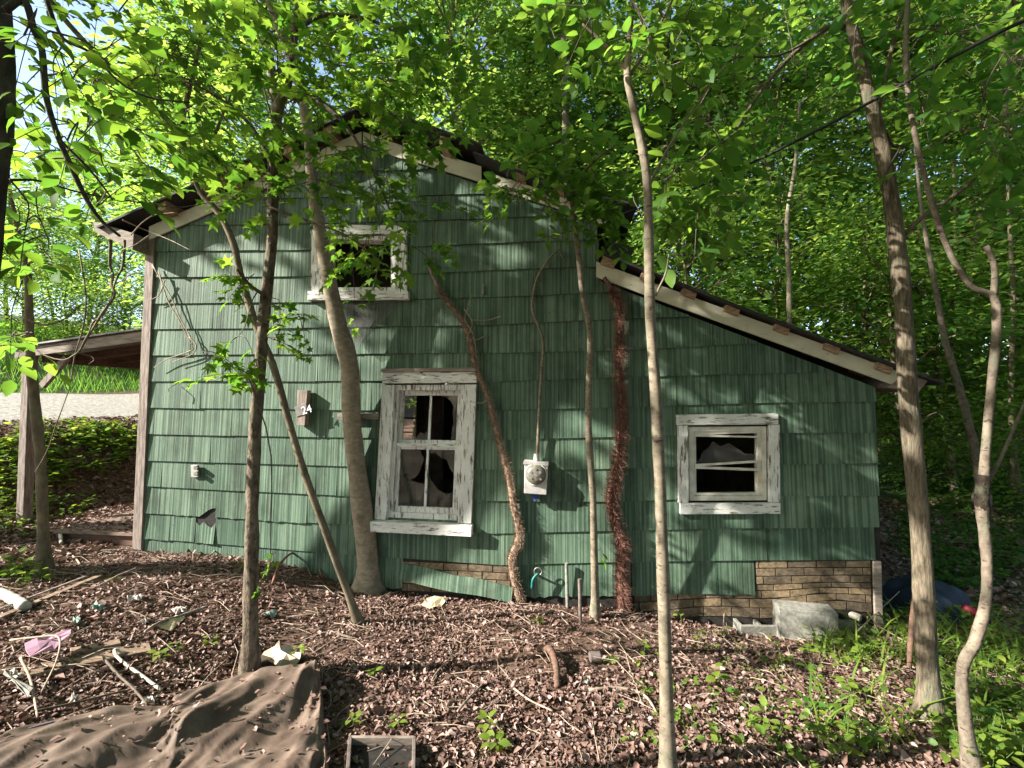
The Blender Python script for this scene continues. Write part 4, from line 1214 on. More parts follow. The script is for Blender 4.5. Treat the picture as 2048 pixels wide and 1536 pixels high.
sp.region(530, 380, 60, 110, d * 0.9, d * 1.05, 12, size=0.09)
sp.region(720, 530, 80, 70, d * 0.9, d * 1.05, 8, L=(0.2, 0.4), size=0.085)
sp.region(870, 505, 28, 16, d * 1.1, d * 1.2, 3, L=(0.15, 0.25), size=0.085)
sp.region(470, 720, 60, 32, d * 0.9, d * 1.0, 6, L=(0.2, 0.35), size=0.095)
sp.region(575, 660, 34, 45, d * 0.95, d * 1.05, 6, L=(0.2, 0.3), size=0.075)
sp.region(480, 540, 55, 38, d * 0.95, d * 1.0, 4, L=(0.2, 0.3), size=0.085)
sp.region(530, 1110, 18, 40, d * 0.98, d * 1.0, 3, L=(0.1, 0.2), leaves=(3, 5), size=0.06)
sp.region(600, -260, 420, 220, d * 0.9, d * 1.3, 70, L=(0.4, 0.8), leaves=(7, 10), size=0.115)
sp.finish(root, 'star', M['leaf_maple'], M['twig'])

# smooth leaning sapling with a fork
root, P, d = tree("forked_sapling", "thin smooth sapling leaning left and forking above the roof edge", "tree",
    [(718, 1247, 15.6), (690, 1170, 15.8), (650, 1060, 16.0), (612, 955, 15.4), (580, 850, 15.6), (546, 730, 15.8), (512, 650, 16.0), (480, 545, 16.1), (468, 490, 15.3), (440, 430, 14.4), (402, 385, 14.4), (382, 330, 14.4), (354, 258, 14.4)], 'bark_thin', 0.92, 10)
sp = Sprays(22); sp.wood(P[36:])
limb(root, [(354, 258, 16), (305, 212, 15), (240, 150, 15), (195, 110, 14), (110, 15, 14), (20, -120, 11)], d * 0.92, d * 0.8, 'bark_thin', sp)
limb(root, [(356, 260, 13), (366, 232, 12), (385, 150, 10), (402, 80, 9), (415, 0, 8), (425, -150, 6)], d * 0.92, d * 0.9, 'bark_thin', sp)
limb(root, [(384, 330, 9), (420, 290, 7), (445, 230, 6), (465, 180, 4)], d * 0.92, d * 0.9, 'bark_thin', sp)
sp.region(300, 110, 190, 130, d * 0.72, d * 0.95, 26, size=0.10)
sp.region(390, 290, 100, 80, d * 0.75, d * 0.9, 16, size=0.105)
sp.region(200, -250, 300, 200, d * 0.7, d * 1.1, 30, L=(0.4, 0.7), size=0.12)
sp.finish(root, 'star', M['leaf_maple'], M['twig'])

# big smooth grey tree against the wall
root, P, d = tree("grey_tree", "stout smooth grey trunk growing against the wall beside the tall window", "tree",
    [(738, 1182, 49.7), (735, 1110, 42.4), (722, 1000, 40.6), (706, 870, 37.9), (701, 770, 37.0), (697, 722, 38.9), (672, 630, 34.3), (652, 530, 30.6), (640, 465, 27.9), (626, 380, 25.1), (621, 300, 24.2), (602, 180, 22.3), (572, 85, 21.4), (550, 30, 20.5), (500, -150, 16.7), (470, -500, 9.3)], 'bark_smooth', 0.9, 18, 0.012, n=60)
sp = Sprays(23); sp.wood(P[46:])
sp.region(540, -180, 260, 140, d * 0.8, d * 1.1, 34, L=(0.4, 0.7), size=0.12)
sp.region(560, 60, 120, 70, d * 0.85, d * 1.0, 10, size=0.11)
sp.finish(root, 'star', M['leaf_maple'], M['twig'])

# thin wall sapling with broad leaves
root, P, d = tree("wall_sapling", "crooked pale sapling between the meter and the red vine", "tree",
    [(1191, 1236, 15), (1188, 1100, 14), (1186, 1000, 14), (1178, 880, 14), (1177, 800, 13), (1180, 710, 13), (1179, 655, 13), (1166, 590, 12), (1157, 510, 12), (1150, 450, 11), (1143, 400, 9), (1130, 330, 7), (1125, 270, 4)], 'bark_speck', 0.93, 10)
sp = Sprays(24); sp.wood(P[32:])
limb(root, [(1146, 425, 6), (1090, 400, 5), (1040, 385, 4), (1000, 375, 3)], d * 0.93, d * 0.9, 'bark_speck', sp)
limb(root, [(1140, 380, 6), (1180, 330, 5), (1230, 290, 4)], d * 0.93, d * 0.88, 'bark_speck', sp)
limb(root, [(1150, 460, 5), (1110, 470, 3), (1075, 478, 2)], d * 0.93, d * 0.9, 'bark_speck', sp)
sp.region(1110, 330, 150, 70, d * 0.84, d * 0.97, 34, L=(0.25, 0.5), leaves=(6, 9), size=0.125)
sp.region(1060, 390, 90, 40, d * 0.84, d * 0.93, 13, L=(0.2, 0.4), size=0.11)
sp.region(1190, 400, 70, 50, d * 0.84, d * 0.93, 10, L=(0.2, 0.4), size=0.12)
sp.region(1235, 430, 55, 55, d * 0.84, d * 0.93, 12, L=(0.2, 0.4), size=0.12)
sp.region(1110, 455, 60, 20, d * 0.86, d * 0.92, 4, L=(0.15, 0.3), leaves=(4, 6), size=0.09)
sp.region(1208, 1105, 12, 10, d * 0.97, d * 0.98, 1, L=(0.08, 0.1), leaves=(4, 4), size=0.07)
sp.finish(root, 'ovate', M['leaf_broad'], M['twig'])

# speckled straight tree
root, P, d = tree("speckled_tree", "straight speckled pale trunk in front of the lean-to join", "tree",
    [(1337, 1560, 28.8), (1333, 1400, 27.1), (1330, 1290, 26.2), (1325, 1120, 24.6), (1319, 950, 23.7), (1312, 800, 22.8), (1300, 620, 21.2), (1297, 450, 18.8), (1292, 340, 17.9), (1270, 230, 15.6), (1255, 155, 14.8), (1258, 90, 12.5), (1264, 0, 10.9), (1270, -150, 8.6), (1260, -500, 5.5)], 'bark_speck', 1.05, 14, 0.02, n=60)
sp = Sprays(25); sp.wood(P[38::2])
limb(root, [(1254, 140, 10), (1225, 105, 8), (1195, 75, 6), (1165, 48, 4)], d * 1.04, d * 1.04, 'bark_speck', sp)
limb(root, [(1262, 148, 8), (1300, 85, 6), (1345, 0, 5), (1380, -80, 4)], d * 1.04, d * 0.98, 'bark_speck', sp)
limb(root, [(1297, 375, 6), (1340, 290, 5), (1400, 200, 4), (1450, 130, 3)], d * 1.04, d * 1.1, 'bark_speck', sp)
limb(root, [(1311, 592, 5), (1320, 572, 4), (1332, 545, 4), (1338, 508, 3)], d * 1.02, d * 0.99, 'bark_speck', None)
sp.region(1370, 80, 130, 90, d * 0.95, d * 1.35, 26, L=(0.2, 0.35), leaves=(6, 9), size=0.085)
sp.region(1190, 60, 110, 80, d * 0.95, d * 1.3, 20, L=(0.2, 0.35), size=0.085)
sp.region(1370, 290, 110, 100, d * 1.1, d * 1.5, 26, L=(0.25, 0.4), size=0.11)
sp.region(1380, 430, 110, 50, d * 1.2, d * 1.6, 24, L=(0.25, 0.45), size=0.115)
sp.region(1300, -220, 300, 170, d * 1.0, d * 1.5, 40, L=(0.3, 0.6), size=0.10)
sp.finish(root, 'ovate', M['leaf_broad'], M['twig'])

# furrowed right hand tree
root, P, d = tree("furrowed_tree", "tall furrowed brown trunk by the lean-to corner, leaning left", "tree",
    [(1862, 1440, 49.9), (1852, 1280, 45.7), (1840, 1060, 44.0), (1817, 800, 41.5), (1802, 560, 38.1), (1780, 385, 34.7), (1762, 290, 32.2), (1744, 215, 28.7), (1722, 125, 25.2), (1695, 15, 22.6), (1680, -100, 19.1), (1640, -500, 10.4)], 'bark_furrow', 1.06, 18, 0.03, n=60)
sp = Sprays(26); sp.wood(P[38::2])
limb(root, [(1688, 55, 13), (1645, 60, 12), (1560, 135, 9), (1500, 215, 7), (1470, 265, 5)], d * 1.05, d * 1.05, 'bark_furrow', sp)
limb(root, [(1660, 55, 8), (1560, 110, 6), (1460, 120, 5), (1400, 210, 4), (1345, 290, 3)], d * 1.05, d * 1.0, 'bark_furrow', sp)
limb(root, [(1755, 235, 10), (1768, 180, 9), (1785, 90, 9), (1812, 0, 8), (1830, -100, 6)], d * 1.04, d * 1.0, 'bark_furrow', sp)
limb(root, [(1765, 255, 9), (1785, 290, 7), (1800, 295, 5), (1780, 330, 4), (1760, 380, 3)], d * 1.04, d * 1.0, 'bark_dark', sp)
limb(root, [(1808, 470, 13), (1850, 430, 11), (1930, 375, 10), (2000, 300, 9), (2080, 235, 8)], d * 1.03, d * 0.95, 'bark_furrow', sp)
sp.region(1580, 130, 170, 130, d * 1.0, d * 1.4, 46, L=(0.25, 0.5), leaves=(6, 9), size=0.09)
sp.region(1520, 330, 120, 70, d * 1.1, d * 1.5, 20, L=(0.25, 0.5), size=0.10)
sp.region(1800, 60, 130, 90, d * 0.95, d * 1.3, 26, L=(0.25, 0.5), size=0.095)
sp.region(1650, -220, 340, 180, d * 0.9, d * 1.4, 44, L=(0.3, 0.6), size=0.11)
sp.finish(root, 'ovate', M['leaf_deep'], M['twig'])

M['scar'] = make_bark('rotten dark scar', (0.05, 0.037, 0.028), (0.012, 0.009, 0.007), 26, (1, 1, 0.6), 1.0, 0.02)
# twisted pale tree at the right edge
root, P, d = tree("twisted_tree", "twisted pale tree at the far right with a scarred bend", "tree",
    [(1948, 1560, 33.6), (1930, 1440, 29.4), (1925, 1335, 27.7), (1950, 1285, 28.6), (1970, 1210, 25.2), (1974, 1140, 24.4), (1970, 1080, 25.2), (1963, 1000, 30.2), (1968, 960, 25.2), (1972, 890, 21.0), (1985, 750, 21.8), (1994, 640, 21.0), (1985, 592, 18.5), (1940, 570, 14.3), (1895, 495, 14.3), (1852, 365, 13.4), (1822, 225, 12.6), (1812, 120, 11.8), (1816, 0, 10.9), (1830, -150, 8.4), (1840, -400, 5.0)], 'bark_twist', 1.05, 14, 0.035, n=90)
sp = Sprays(27); sp.wood(P[60::2])
limb(root, [(1987, 600, 19), (1990, 550, 16), (1985, 520, 15), (1972, 492, 14)], d * 1.03, d * 1.03, 'bark_twist', sp, 10)
limb(root, [(1962, 985, 12), (1995, 930, 9), (2030, 850, 8), (2070, 760, 7)], d * 1.02, d * 1.05, 'bark_twist', sp)
sc_ = px_path([(1971, 1065, 24), (1966, 1020, 31), (1963, 1000, 33), (1965, 980, 33), (1968, 950, 25)], d * 1.012, d * 1.015, 14)
trunk(root, sc_, 'scar', 12, 0.05, 9, "scar", False)
sp.region(1930, 150, 170, 160, d * 0.95, d * 1.5, 48, L=(0.25, 0.5), leaves=(6, 9), size=0.10)
sp.region(2000, 330, 90, 120, d * 1.1, d * 1.5, 22, L=(0.25, 0.5), size=0.10)
sp.region(1900, -250, 340, 200, d * 0.9, d * 1.4, 40, L=(0.3, 0.6), size=0.11)
sp.finish(root, 'ovate', M['leaf_deep'], M['twig'])

# thin tree before the porch
root, P, d = tree("porch_sapling", "thin grey tree standing in front of the porch post", "tree",
    [(88, 1142, 29), (87, 1060, 27), (84, 990, 26), (80, 900, 25), (72, 830, 25), (65, 760, 24), (60, 690, 21), (58, 620, 19), (56, 560, 17), (48, 500, 14), (38, 470, 12), (20, 380, 9), (10, 300, 7)], 'bark_thin', 0.9, 12)
sp = Sprays(28); sp.wood(P[28::2])
limb(root, [(58, 640, 6), (85, 650, 5), (125, 640, 4), (160, 612, 4)], d * 0.93, d * 0.92, 'twig', sp)
sp.region(55, 430, 75, 60, d * 0.6, d * 0.8, 9, size=0.13, L=(0.2, 0.4), leaves=(5, 7))
sp.region(35, 520, 70, 30, d * 0.55, d * 0.7, 5, size=0.12, L=(0.2, 0.35), leaves=(4, 6), reach=1.2)
sp.region(40, 690, 46, 55, d * 0.55, d * 0.75, 6, size=0.12, L=(0.2, 0.35), leaves=(4, 6), reach=1.2)
sp.finish(root, 'ovate', M['leaf_broad'], M['twig'])

# slim trunks deeper in the woods
for nm, pts, d_, mt_, lb in (("leaning_tree", [(1962, 990, 24), (1955, 930, 22), (1938, 850, 20), (1914, 760, 17), (1890, 680, 15), (1868, 560, 12), (1845, 430, 9), (1830, 300, 6)], 7.4, 'bark_twist', "leaning brown trunk in the woods behind the twisted tree"),
        ("slim_tree", [(1583, 980, 14), (1580, 760, 12), (1578, 560, 11), (1574, 440, 9), (1590, 330, 7), (1600, 200, 5)], 9.5, 'bark_speck', "slim pale trunk rising behind the lean-to roof"),
        ("slim_tree", [(1134, 900, 20), (1133, 420, 16), (1131, 250, 14), (1128, 120, 11), (1124, -40, 8)], 14.0, 'bark_speck', "pale straight trunk behind the right roof slope"),
        ("slim_tree", [(2030, 960, 16), (2022, 800, 14), (2026, 600, 12), (2018, 420, 10), (2012, 200, 8), (2016, 0, 6)], 8.6, 'bark_thin', "thin upright trunk in the woods at the right edge"),
        ("slim_tree", [(1905, 965, 12), (1908, 800, 11), (1902, 650, 10), (1912, 480, 9), (1905, 300, 7)], 11.0, 'bark_thin', "thin dark trunk between the furrowed and twisted trees")):
    P = px_path(pts, d_, d_ * 1.02, 30); root = empty(nm, P[0][:3]); tag(root, lb, "tree", "slim trunks in the woods"); trunk(root, P, mt_, 9, 0.03, 3)

# dark trunk at the left edge of the view, very near
dn = 1.7
P = px_path([(-70, 1500, 70), (-62, 1200, 70), (-50, 900, 68), (-36, 640, 66), (-18, 430, 60), (0, 300, 52), (8, 180, 52), (4, 60, 50), (-4, -60, 46), (-30, -500, 34)], dn, dn * 1.02, 40)
root = empty("dark_tree", P[0][:3]); tag(root, "very dark near trunk cut by the left edge of the view", "tree", "slender trunks before the green house")
P0 = P[0].copy(); P0[2] = gz(P0[0], P0[1]); trunk(root, np.vstack([P0, P]), 'bark_dark', 14, 0.04, 5)
sp = Sprays(29); sp.wood(P[24::2])
B1 = limb(root, [(10, 20, 22), (48, 0, 20), (68, 60, 18), (84, 100, 17), (92, 190, 16), (112, 262, 15), (146, 342, 14), (176, 404, 12), (206, 445, 9), (240, 472, 7)], dn, dn * 1.15, 'bark_dark', sp, 36)
limb(root, [(92, 0, 14), (125, 75, 9), (180, 105, 7), (240, 165, 6), (300, 195, 5), (380, 205, 4)], dn * 1.1, dn * 1.25, 'bark_dark', sp)
limb(root, [(120, 280, 8), (180, 340, 6), (215, 385, 5), (225, 400, 4)], dn * 1.05, dn * 1.1, 'bark_dark', sp)
limb(root, [(20, 360, 9), (80, 362, 6), (160, 385, 5), (250, 400, 4), (350, 415, 3), (420, 405, 2)], dn * 1.0, dn * 1.3, 'bark_dark', sp)
sp.region(150, 170, 150, 160, dn * 0.95, dn * 1.7, 32, L=(0.15, 0.32), leaves=(5, 8), size=0.074)
sp.region(220, 290, 140, 80, dn * 1.0, dn * 1.7, 18, L=(0.15, 0.3), leaves=(5, 8), size=0.085)
sp.region(90, 300, 70, 60, dn * 1.0, dn * 1.5, 7, L=(0.15, 0.3), leaves=(4, 7), size=0.08)
sp.region(250, 400, 70, 40, dn * 1.1, dn * 1.4, 6, L=(0.15, 0.3), leaves=(4, 6), size=0.085)
sp.region(30, 440, 50, 60, dn * 0.9, dn * 1.2, 4, L=(0.15, 0.25), leaves=(4, 6), size=0.075)
sp.finish(root, 'ovate', M['leaf_maple'], M['twig'])
# hanging twisted vine in front of the porch
vn = empty("hanging_vine", dp(225, 470, 2.6)); tag(vn, "bare twisted vine hanging from the eave in front of the porch", "vine")
for k, (pts, r0) in enumerate((([(222, 480), (220, 530), (226, 550), (222, 570), (230, 590), (205, 625), (190, 650), (172, 680), (160, 700), (148, 710), (120, 720), (60, 700)], 0.009),
        ([(250, 480), (246, 530), (232, 560), (228, 575), (222, 600), (205, 630), (185, 645), (178, 665), (165, 690), (160, 705), (180, 712), (188, 720), (178, 728)], 0.007),
        ([(158, 500), (168, 560), (172, 610), (165, 660), (150, 710), (140, 770), (126, 812), (112, 850), (95, 900), (70, 945)], 0.005),
        ([(300, 470), (270, 490), (246, 500), (240, 520), (252, 530)], 0.004), ([(285, 545), (258, 550), (246, 570), (242, 600)], 0.004),
        ([(262, 470), (285, 445), (310, 430), (350, 425)], 0.004), ([(245, 440), (290, 460), (340, 480), (380, 500)], 0.004))):
    Pv = spline([dp(a, b, 3.6 + 0.12 * math.sin(i * 1.3 + k)) for i, (a, b) in enumerate(pts)], 30)
    m = MB(); m.tube(Pv, np.linspace(r0 * 1.3, r0 * 0.5, 30), 6, 0.08, k); m.build("stem", M['drytwig'] if k > 2 else M['bark_thin'], vn, True)
# broken reddish stick beside the furrowed trunk
gst = gp(1818, 1345); ds = float((gst - CAM) @ Fv)
Ps = px_path([(1818, 1345, 11), (1822, 1270, 14), (1830, 1190, 11), (1834, 1150, 6)], ds, ds, 14)
st_ = MB(); st_.tube(Ps[:, :3], Ps[:, 3], 8, 0.08, 2)
tag(st_.build("broken_stick", M['wood_red'], smooth=True), "broken reddish stick standing against the furrowed trunk", "stick")

# ------------------------------------------------------------------ forest behind
def forest_proto(seed, H, R, nclump, nleaf, z0, lsz):
    r = np.random.default_rng(seed)
    tr = MB(); lean = r.normal(0, 0.05, 2)
    ax = lambda z: np.array([lean[0] * z + 0.15 * math.sin(z * 0.6 + seed), lean[1] * z + 0.15 * math.cos(z * 0.5 + seed), z])
    Zs = np.linspace(-0.5, H * 0.96, 20); r0 = 0.012 * H
    tr.tube([ax(z) for z in Zs], [r0 * (1 - 0.86 * max(z, 0) / H) for z in Zs], 9, 0.03, seed, cap=False)
    pos = []; axs = []; nr = []; tin = []
    for c in range(nclump):
        z = z0 + (H - z0) * r.uniform(0, 1) ** 0.85
        rad = R * math.sqrt(max(0.05, 1 - ((z - (z0 + H) / 2) / ((H - z0) / 2 * 1.1)) ** 2)) * r.uniform(0.45, 1.05)
        a = r.uniform(0, 6.283)
        cc = ax(z) + np.array([math.cos(a), math.sin(a), 0]) * rad
        s0 = ax(max(z - rad * 0.6, z0 * 0.6)); mid = (s0 + cc) / 2 + np.array([0, 0, 0.12 * rad])
        tr.tube(spline([s0, mid, cc], 6), np.linspace(0.012 + 0.012 * rad, 0.006, 6), 4, cap=False)
        k = int(nleaf / nclump * r.uniform(0.6, 1.4))
        sx = r.uniform(0.35, 0.85); ct = r.uniform(0.15, 0.85)
        layers = r.integers(2, 4)
        p = cc + r.normal(0, 1, (k, 3)) * np.array([sx, sx, 0.06]) + np.array([0, 0, 0.24])[None, :] * (r.integers(0, layers, (k, 1)) - 1)
        tin.append(np.clip(ct + r.normal(0, 0.16, k), 0, 1)); pos.append(p); d = normed(p - ax(z) + r.normal(0, 0.6, (k, 3)))
        d[:, 2] = d[:, 2] * 0.4 - 0.25
        axs.append(d); nr.append(np.array([0, 0, 1.0]) + r.normal(0, 0.45, (k, 3)))
    pos = np.vstack(pos); axs = np.vstack(axs); nr = np.vstack(nr); n = len(pos)
    sz = lsz * r.uniform(0.6, 1.3, n)
    tint = np.concatenate(tin)
    cm = leaf_mesh("crown", 'rhomb', pos, axs, nr, sz, tint, M['leaf_far'])
    return tr.mesh("trunk", M['bark_thin'], True), cm
TALL = [forest_proto(100 + i, 15 + 1.5 * i, 2.7 + 0.2 * i, 80, 14500 - 1500 * i, 4.4, 0.17 + 0.03 * i) for i in range(4)]
SAP = [forest_proto(200 + i, 6.0 + 0.8 * i, 1.9, 30 + 4 * i, (5200, 3300, 2300)[i], 1.6, (0.12, 0.165, 0.215)[i]) for i in range(3)]
BUSH = [forest_proto(300 + i, 2.4 + 0.3 * i, 1.25, 34, 4200, 0.15, 0.09) for i in range(2)]
def plant(protos, name, label, cat, group, p, rot, sc, i):
    t, c = protos[i % len(protos)]
    root = empty(name, p); tag(root, label, cat, group)
    for nm, me in (("trunk", t), ("crown", c)):
        o = bpy.data.objects.new(nm, me); C.objects.link(o); o.parent = root
        o.rotation_euler = (0, 0, rot); o.scale = (sc, sc, sc)
    return root
def where(px, d):
    if px < 290: return "beyond the road"
    if px < 560: return "behind the left roof slope"
    if px < 900: return "behind the roof peak"
    if px < 1250: return "behind the right roof slope"
    if px < 1560: return "behind the lean-to top"
    if px < 1800: return "behind the lean-to eave"
    return "right of the house"
fr = np.random.default_rng(5)
ORD = ["leftmost", "second from left", "third from left", "fourth from left", "fifth from left", "sixth from left", "seventh from left", "eighth from left", "ninth from left", "tenth from left", "eleventh from left", "twelfth from left"]
def ordered(items):                           # items: (px, label); adds the place in the row where a label repeats
    out = []
    for px_, l in items:
        same = sorted(p for p, m_ in items if m_ == l)
        out.append(l if len(same) == 1 else l + ", " + ORD[same.index(px_)] + " of " + ("two" if len(same) == 2 else "its kind"))
    return out
tall_spots = [(-420, 17), (-200, 24), (40, 30), (170, 34), (300, 24), (360, 17), (470, 21), (560, 15.5), (640, 26), (760, 18), (830, 28), (930, 15), (1010, 21), (1080, 17), (1150, 24), (1110, 30), (900, 24), (1000, 17.5), (1060, 26), (870, 19), (1135, 19.5), (1250, 17), (1330, 22), (1400, 14.5), (1480, 19), (1560, 25), (1600, 15), (1680, 20), (1760, 14), (1830, 18), (1900, 12), (1980, 21), (2060, 15), (2200, 18), (2300, 11), (2450, 15)]
tl_ = ordered([(a, f"tall {'distant' if b > 22.5 else ('near' if b < 16 else 'mid distance')} forest tree {where(a, b)}") for a, b in tall_spots])
for i, (px_, d_) in enumerate(tall_spots):
    p = horiz(px_, d_)
    low = 0.62 if px_ < 250 else 1.0
    far = "distant" if d_ > 22.5 else ("near" if d_ < 16 else "mid distance")
    plant(TALL, "forest_tree", tl_[i], "tree", "tall forest trees behind the house", p, fr.uniform(0, 6.28), low * fr.uniform(0.9, 1.1), i)
sap_spots = [(1300, 13), (1420, 11.8), (1520, 12.5), (1640, 12.5), (1720, 15), (1800, 13), (1880, 10.5), (1960, 12.5), (2040, 9.5), (2120, 11.5), (2230, 7.5), (1690, 11), (1760, 14.5), (1840, 9.2), (1925, 14), (2000, 15), (2090, 13), (1100, 14), (960, 13.5), (420, 14), (520, 13), (660, 13.5), (820, 14), (180, 22), (240, 20), (100, 24), (20, 21), (-80, 19)]
tl_ = ordered([(a, f"{'near' if b < 10 else 'slim'} young leafy tree {where(a, b)}") for a, b in sap_spots])
for i, (px_, d_) in enumerate(sap_spots):
    p = horiz(px_, d_)
    plant(SAP, "understory_tree", tl_[i], "tree", "young trees under the forest canopy", p, fr.uniform(0, 6.28), fr.uniform(0.85, 1.15), i)
bush_spots = [(1840, 10.5), (1900, 13), (1950, 11.5), (2000, 13), (2060, 10), (2120, 8), (40, 17.5), (120, 18.5), (190, 17), (260, 18.5), (320, 19), (-60, 16), (1790, 13), (1820, 17), (1870, 18.5), (1930, 17.5), (1990, 18), (2050, 17), (2110, 16), (1750, 18)]
tl_ = ordered([(a, f"low green bush {where(a, b)}") for a, b in bush_spots])
for i, (px_, d_) in enumerate(bush_spots):
    p = horiz(px_, d_)
    plant(BUSH, "bush", tl_[i], "bush", "bushes at the edge of the woods", p, fr.uniform(0, 6.28), fr.uniform(0.85, 1.2), i)

for i, (x, y, sc) in enumerate(((-10.2, -2.0, 1.75), (-7.4, -2.1, 1.36), (-6.0, -10.5, 1.0), (-1.5, -9.5, 1.05), (3.5, -10.0, 1.0), (7.5, -8.0, 1.0), (10.0, -4.0, 1.0), (1.0, -14.0, 1.1), (-4.0, -15.0, 1.1), (6.0, -14.0, 1.1), (12, -11, 1.1))):  # unseen trees, added to shade the wall and cut the sky light
    plant(TALL, "forest_tree", f"tall forest tree out of view, {ORD[i]} in the ring round the viewpoint", "tree", "trees round the viewpoint", np.array([x, y, gz(x, y)]), i * 1.1, sc, i)
for i, (x, y) in enumerate(((-2.5, -8.2), (1.5, -8.0), (4.5, -7.6), (7.0, -5.5), (8.5, -2.5), (-5.5, -8.8))):  # smaller unseen trees, added to cut the ambient light further
    plant(SAP, "understory_tree", f"young leafy tree out of view, {ORD[i]} in the ring round the viewpoint", "tree", "trees round the viewpoint", np.array([x, y, gz(x, y)]), i * 1.7, 1.0, i)

# ------------------------------------------------------------------ leaf litter, twigs, ground cover
def cull(x, y, lo=-120, hi=2170, top=-50, bot=1700):
    z = ground_z(x, y); P = np.stack([x, y, z], 1); px, py, d = project(P)
    k = (d > 0.5) & (px > lo) & (px < hi) & (py < bot) & (py > top)
    return P[k], d[k]
lr = np.random.default_rng(77)
def scatter(n, x0, x1, y0, y1):
    return cull(lr.uniform(x0, x1, n), lr.uniform(y0, y1, n))[0]
def litter(name, label, P, smin, smax, flat=0.5, lift=0.018):
    n = len(P); a = lr.uniform(0, 6.283, n)
    ax = np.stack([np.cos(a), np.sin(a), lr.normal(0, 0.35, n)], 1)
    nr = np.array([0, 0, 1.0]) + lr.normal(0, flat, (n, 3))
    nr[lr.uniform(0, 1, n) < 0.4, 2] *= -1
    P = P.copy(); P[:, 2] += lr.uniform(0.0, lift, n)
    sz = lr.uniform(smin, smax, n) * np.where(lr.uniform(0, 1, n) < 0.08, 1.7, 1.0)
    o = link(name, leaf_mesh(name, 'dead', P, ax, nr, sz, np.clip(lr.beta(1.5, 2.3, n), 0, 1), M['leaf_dead']))
    return tag(o, label, kind='stuff')
PL = np.vstack([scatter(125000, -6.5, 5.5, -4.0, -0.02), scatter(60000, -2.8, 4.2, -4.0, -1.6)])
PL = PL[~((PL[:, 1] > -0.03) & (PL[:, 0] > XL) & (PL[:, 0] < XR))]
pv = vnoise(PL[:, 0], PL[:, 1], 2.3, 3.0) + 0.6 * vnoise(PL[:, 0], PL[:, 1], 7.0, 1.0)
PL = PL[(lr.uniform(0, 1, len(PL)) < np.clip(0.85 + 1.1 * pv, 0.28, 1.0))]
litter("leaf_litter", "larger curled leaves lying on top of the litter", PL[lr.choice(len(PL), 2600)] + np.array([0, 0, 0.006]), 0.032, 0.058, 0.5)
litter("leaf_litter", "brown dead leaves covering the ground before the house", PL, 0.012, 0.041, 0.42)
PD = scatter(9000, XL - 1.75, XL - 0.1, 0.02, 1.35); PD[:, 2] = dz + 0.004
nd_ = len(PD); a_ = lr.uniform(0, 6.283, nd_); PD = PD[:900]; nd_ = len(PD); a_ = a_[:nd_]
tag(link("leaf_litter", leaf_mesh("leaf_litter", 'dead', PD, np.stack([np.cos(a_), np.sin(a_), lr.normal(0, 0.15, nd_)], 1), np.array([0, 0, 1.0]) + lr.normal(0, 0.3, (nd_, 3)), lr.uniform(0.02, 0.06, nd_), lr.beta(1.5, 1.8, nd_), M['leaf_dead'])), "dead leaves blown across the porch deck", kind='stuff')
PB = np.vstack([scatter(24000, -9.4, -4.75, -1.5, 7.0), scatter(12000, 4.65, 9.0, 0.0, 6.0)])
litter("leaf_litter", "dead leaves on the bank and beside the house", PB, 0.04, 0.08)

tw = MB(); tr_ = np.random.default_rng(31)
for P in scatter(1700, -6, 5, -4.0, -0.1):
    a = tr_.uniform(0, 6.283); L = tr_.uniform(0.06, 0.35); d = np.array([math.cos(a), math.sin(a), tr_.normal() * 0.12])
    q = P + d * L; q[2] = max(q[2], gz(q[0], q[1]) + 0.005); mid = (P + q) / 2 + np.array([tr_.normal(), tr_.normal(), abs(tr_.normal()) * 0.6]) * 0.07 * L
    tw.tube([P + [0, 0, 0.02], mid + [0, 0, 0.022], q + [0, 0, 0.018]], [0.003, 0.0025, 0.0015], 4, cap=False)
tag(tw.build("twig_litter", M['drytwig']), "fallen twigs strewn through the leaf litter", kind='stuff')

def px_ground(regions, n):
    out = []
    for (cx, cy, rx, ry, w) in regions:
        k = int(n * w); c = 0
        while c < k:
            u, v = lr.uniform(-1, 1, 2)
            if u * u + v * v > 1: continue
            c += 1
            out.append((cx + u * rx, cy + v * ry))
    return out
def cover(name, label, regions, n, size, hmax, kind='ovate', mat='leaf_weed', per=(3, 6)):
    pos, ax, nr, sz = [], [], [], []
    stems = MB()
    for (px_, py_) in px_ground(regions, n):
        P = gp(px_, py_)
        if (P[1] > -0.06 and XL - 0.05 < P[0] < XR + 0.02): continue
        h = lr.uniform(0.25, 1) * hmax; lean = np.array([lr.normal() * 0.3, lr.normal() * 0.3, 1.0]) * h
        stems.tube([P, P + lean * 0.55 + [0.01, 0, 0], P + lean], [0.002, 0.0016, 0.001], 3, cap=False)
        for i in range(int(lr.integers(per[0], per[1] + 1))):
            t = lr.uniform(0.35, 1.0); a = lr.uniform(0, 6.283)
            d = np.array([math.cos(a), math.sin(a), lr.normal() * 0.25 + 0.05])
            pos.append(P + lean * t + d * 0.012); ax.append(d); nr.append(np.array([0, 0, 1]) + lr.normal(0, 0.3, 3)); sz.append(size * lr.uniform(0.55, 1.25))
    n_ = len(pos)
    o = link(name, leaf_mesh(name, kind, pos, ax, nr, sz, np.clip(lr.normal(0.5, 0.28, n_), 0, 1), M[mat]))
    tag(o, label, kind='stuff')
    s_ = stems.build("stems", M['leaf_weed_stem'], o); s_["kind"] = 'stuff'
M['leaf_weed_stem'] = simple("green weed stem", (0.10, 0.16, 0.04), (0.06, 0.10, 0.03), 20)
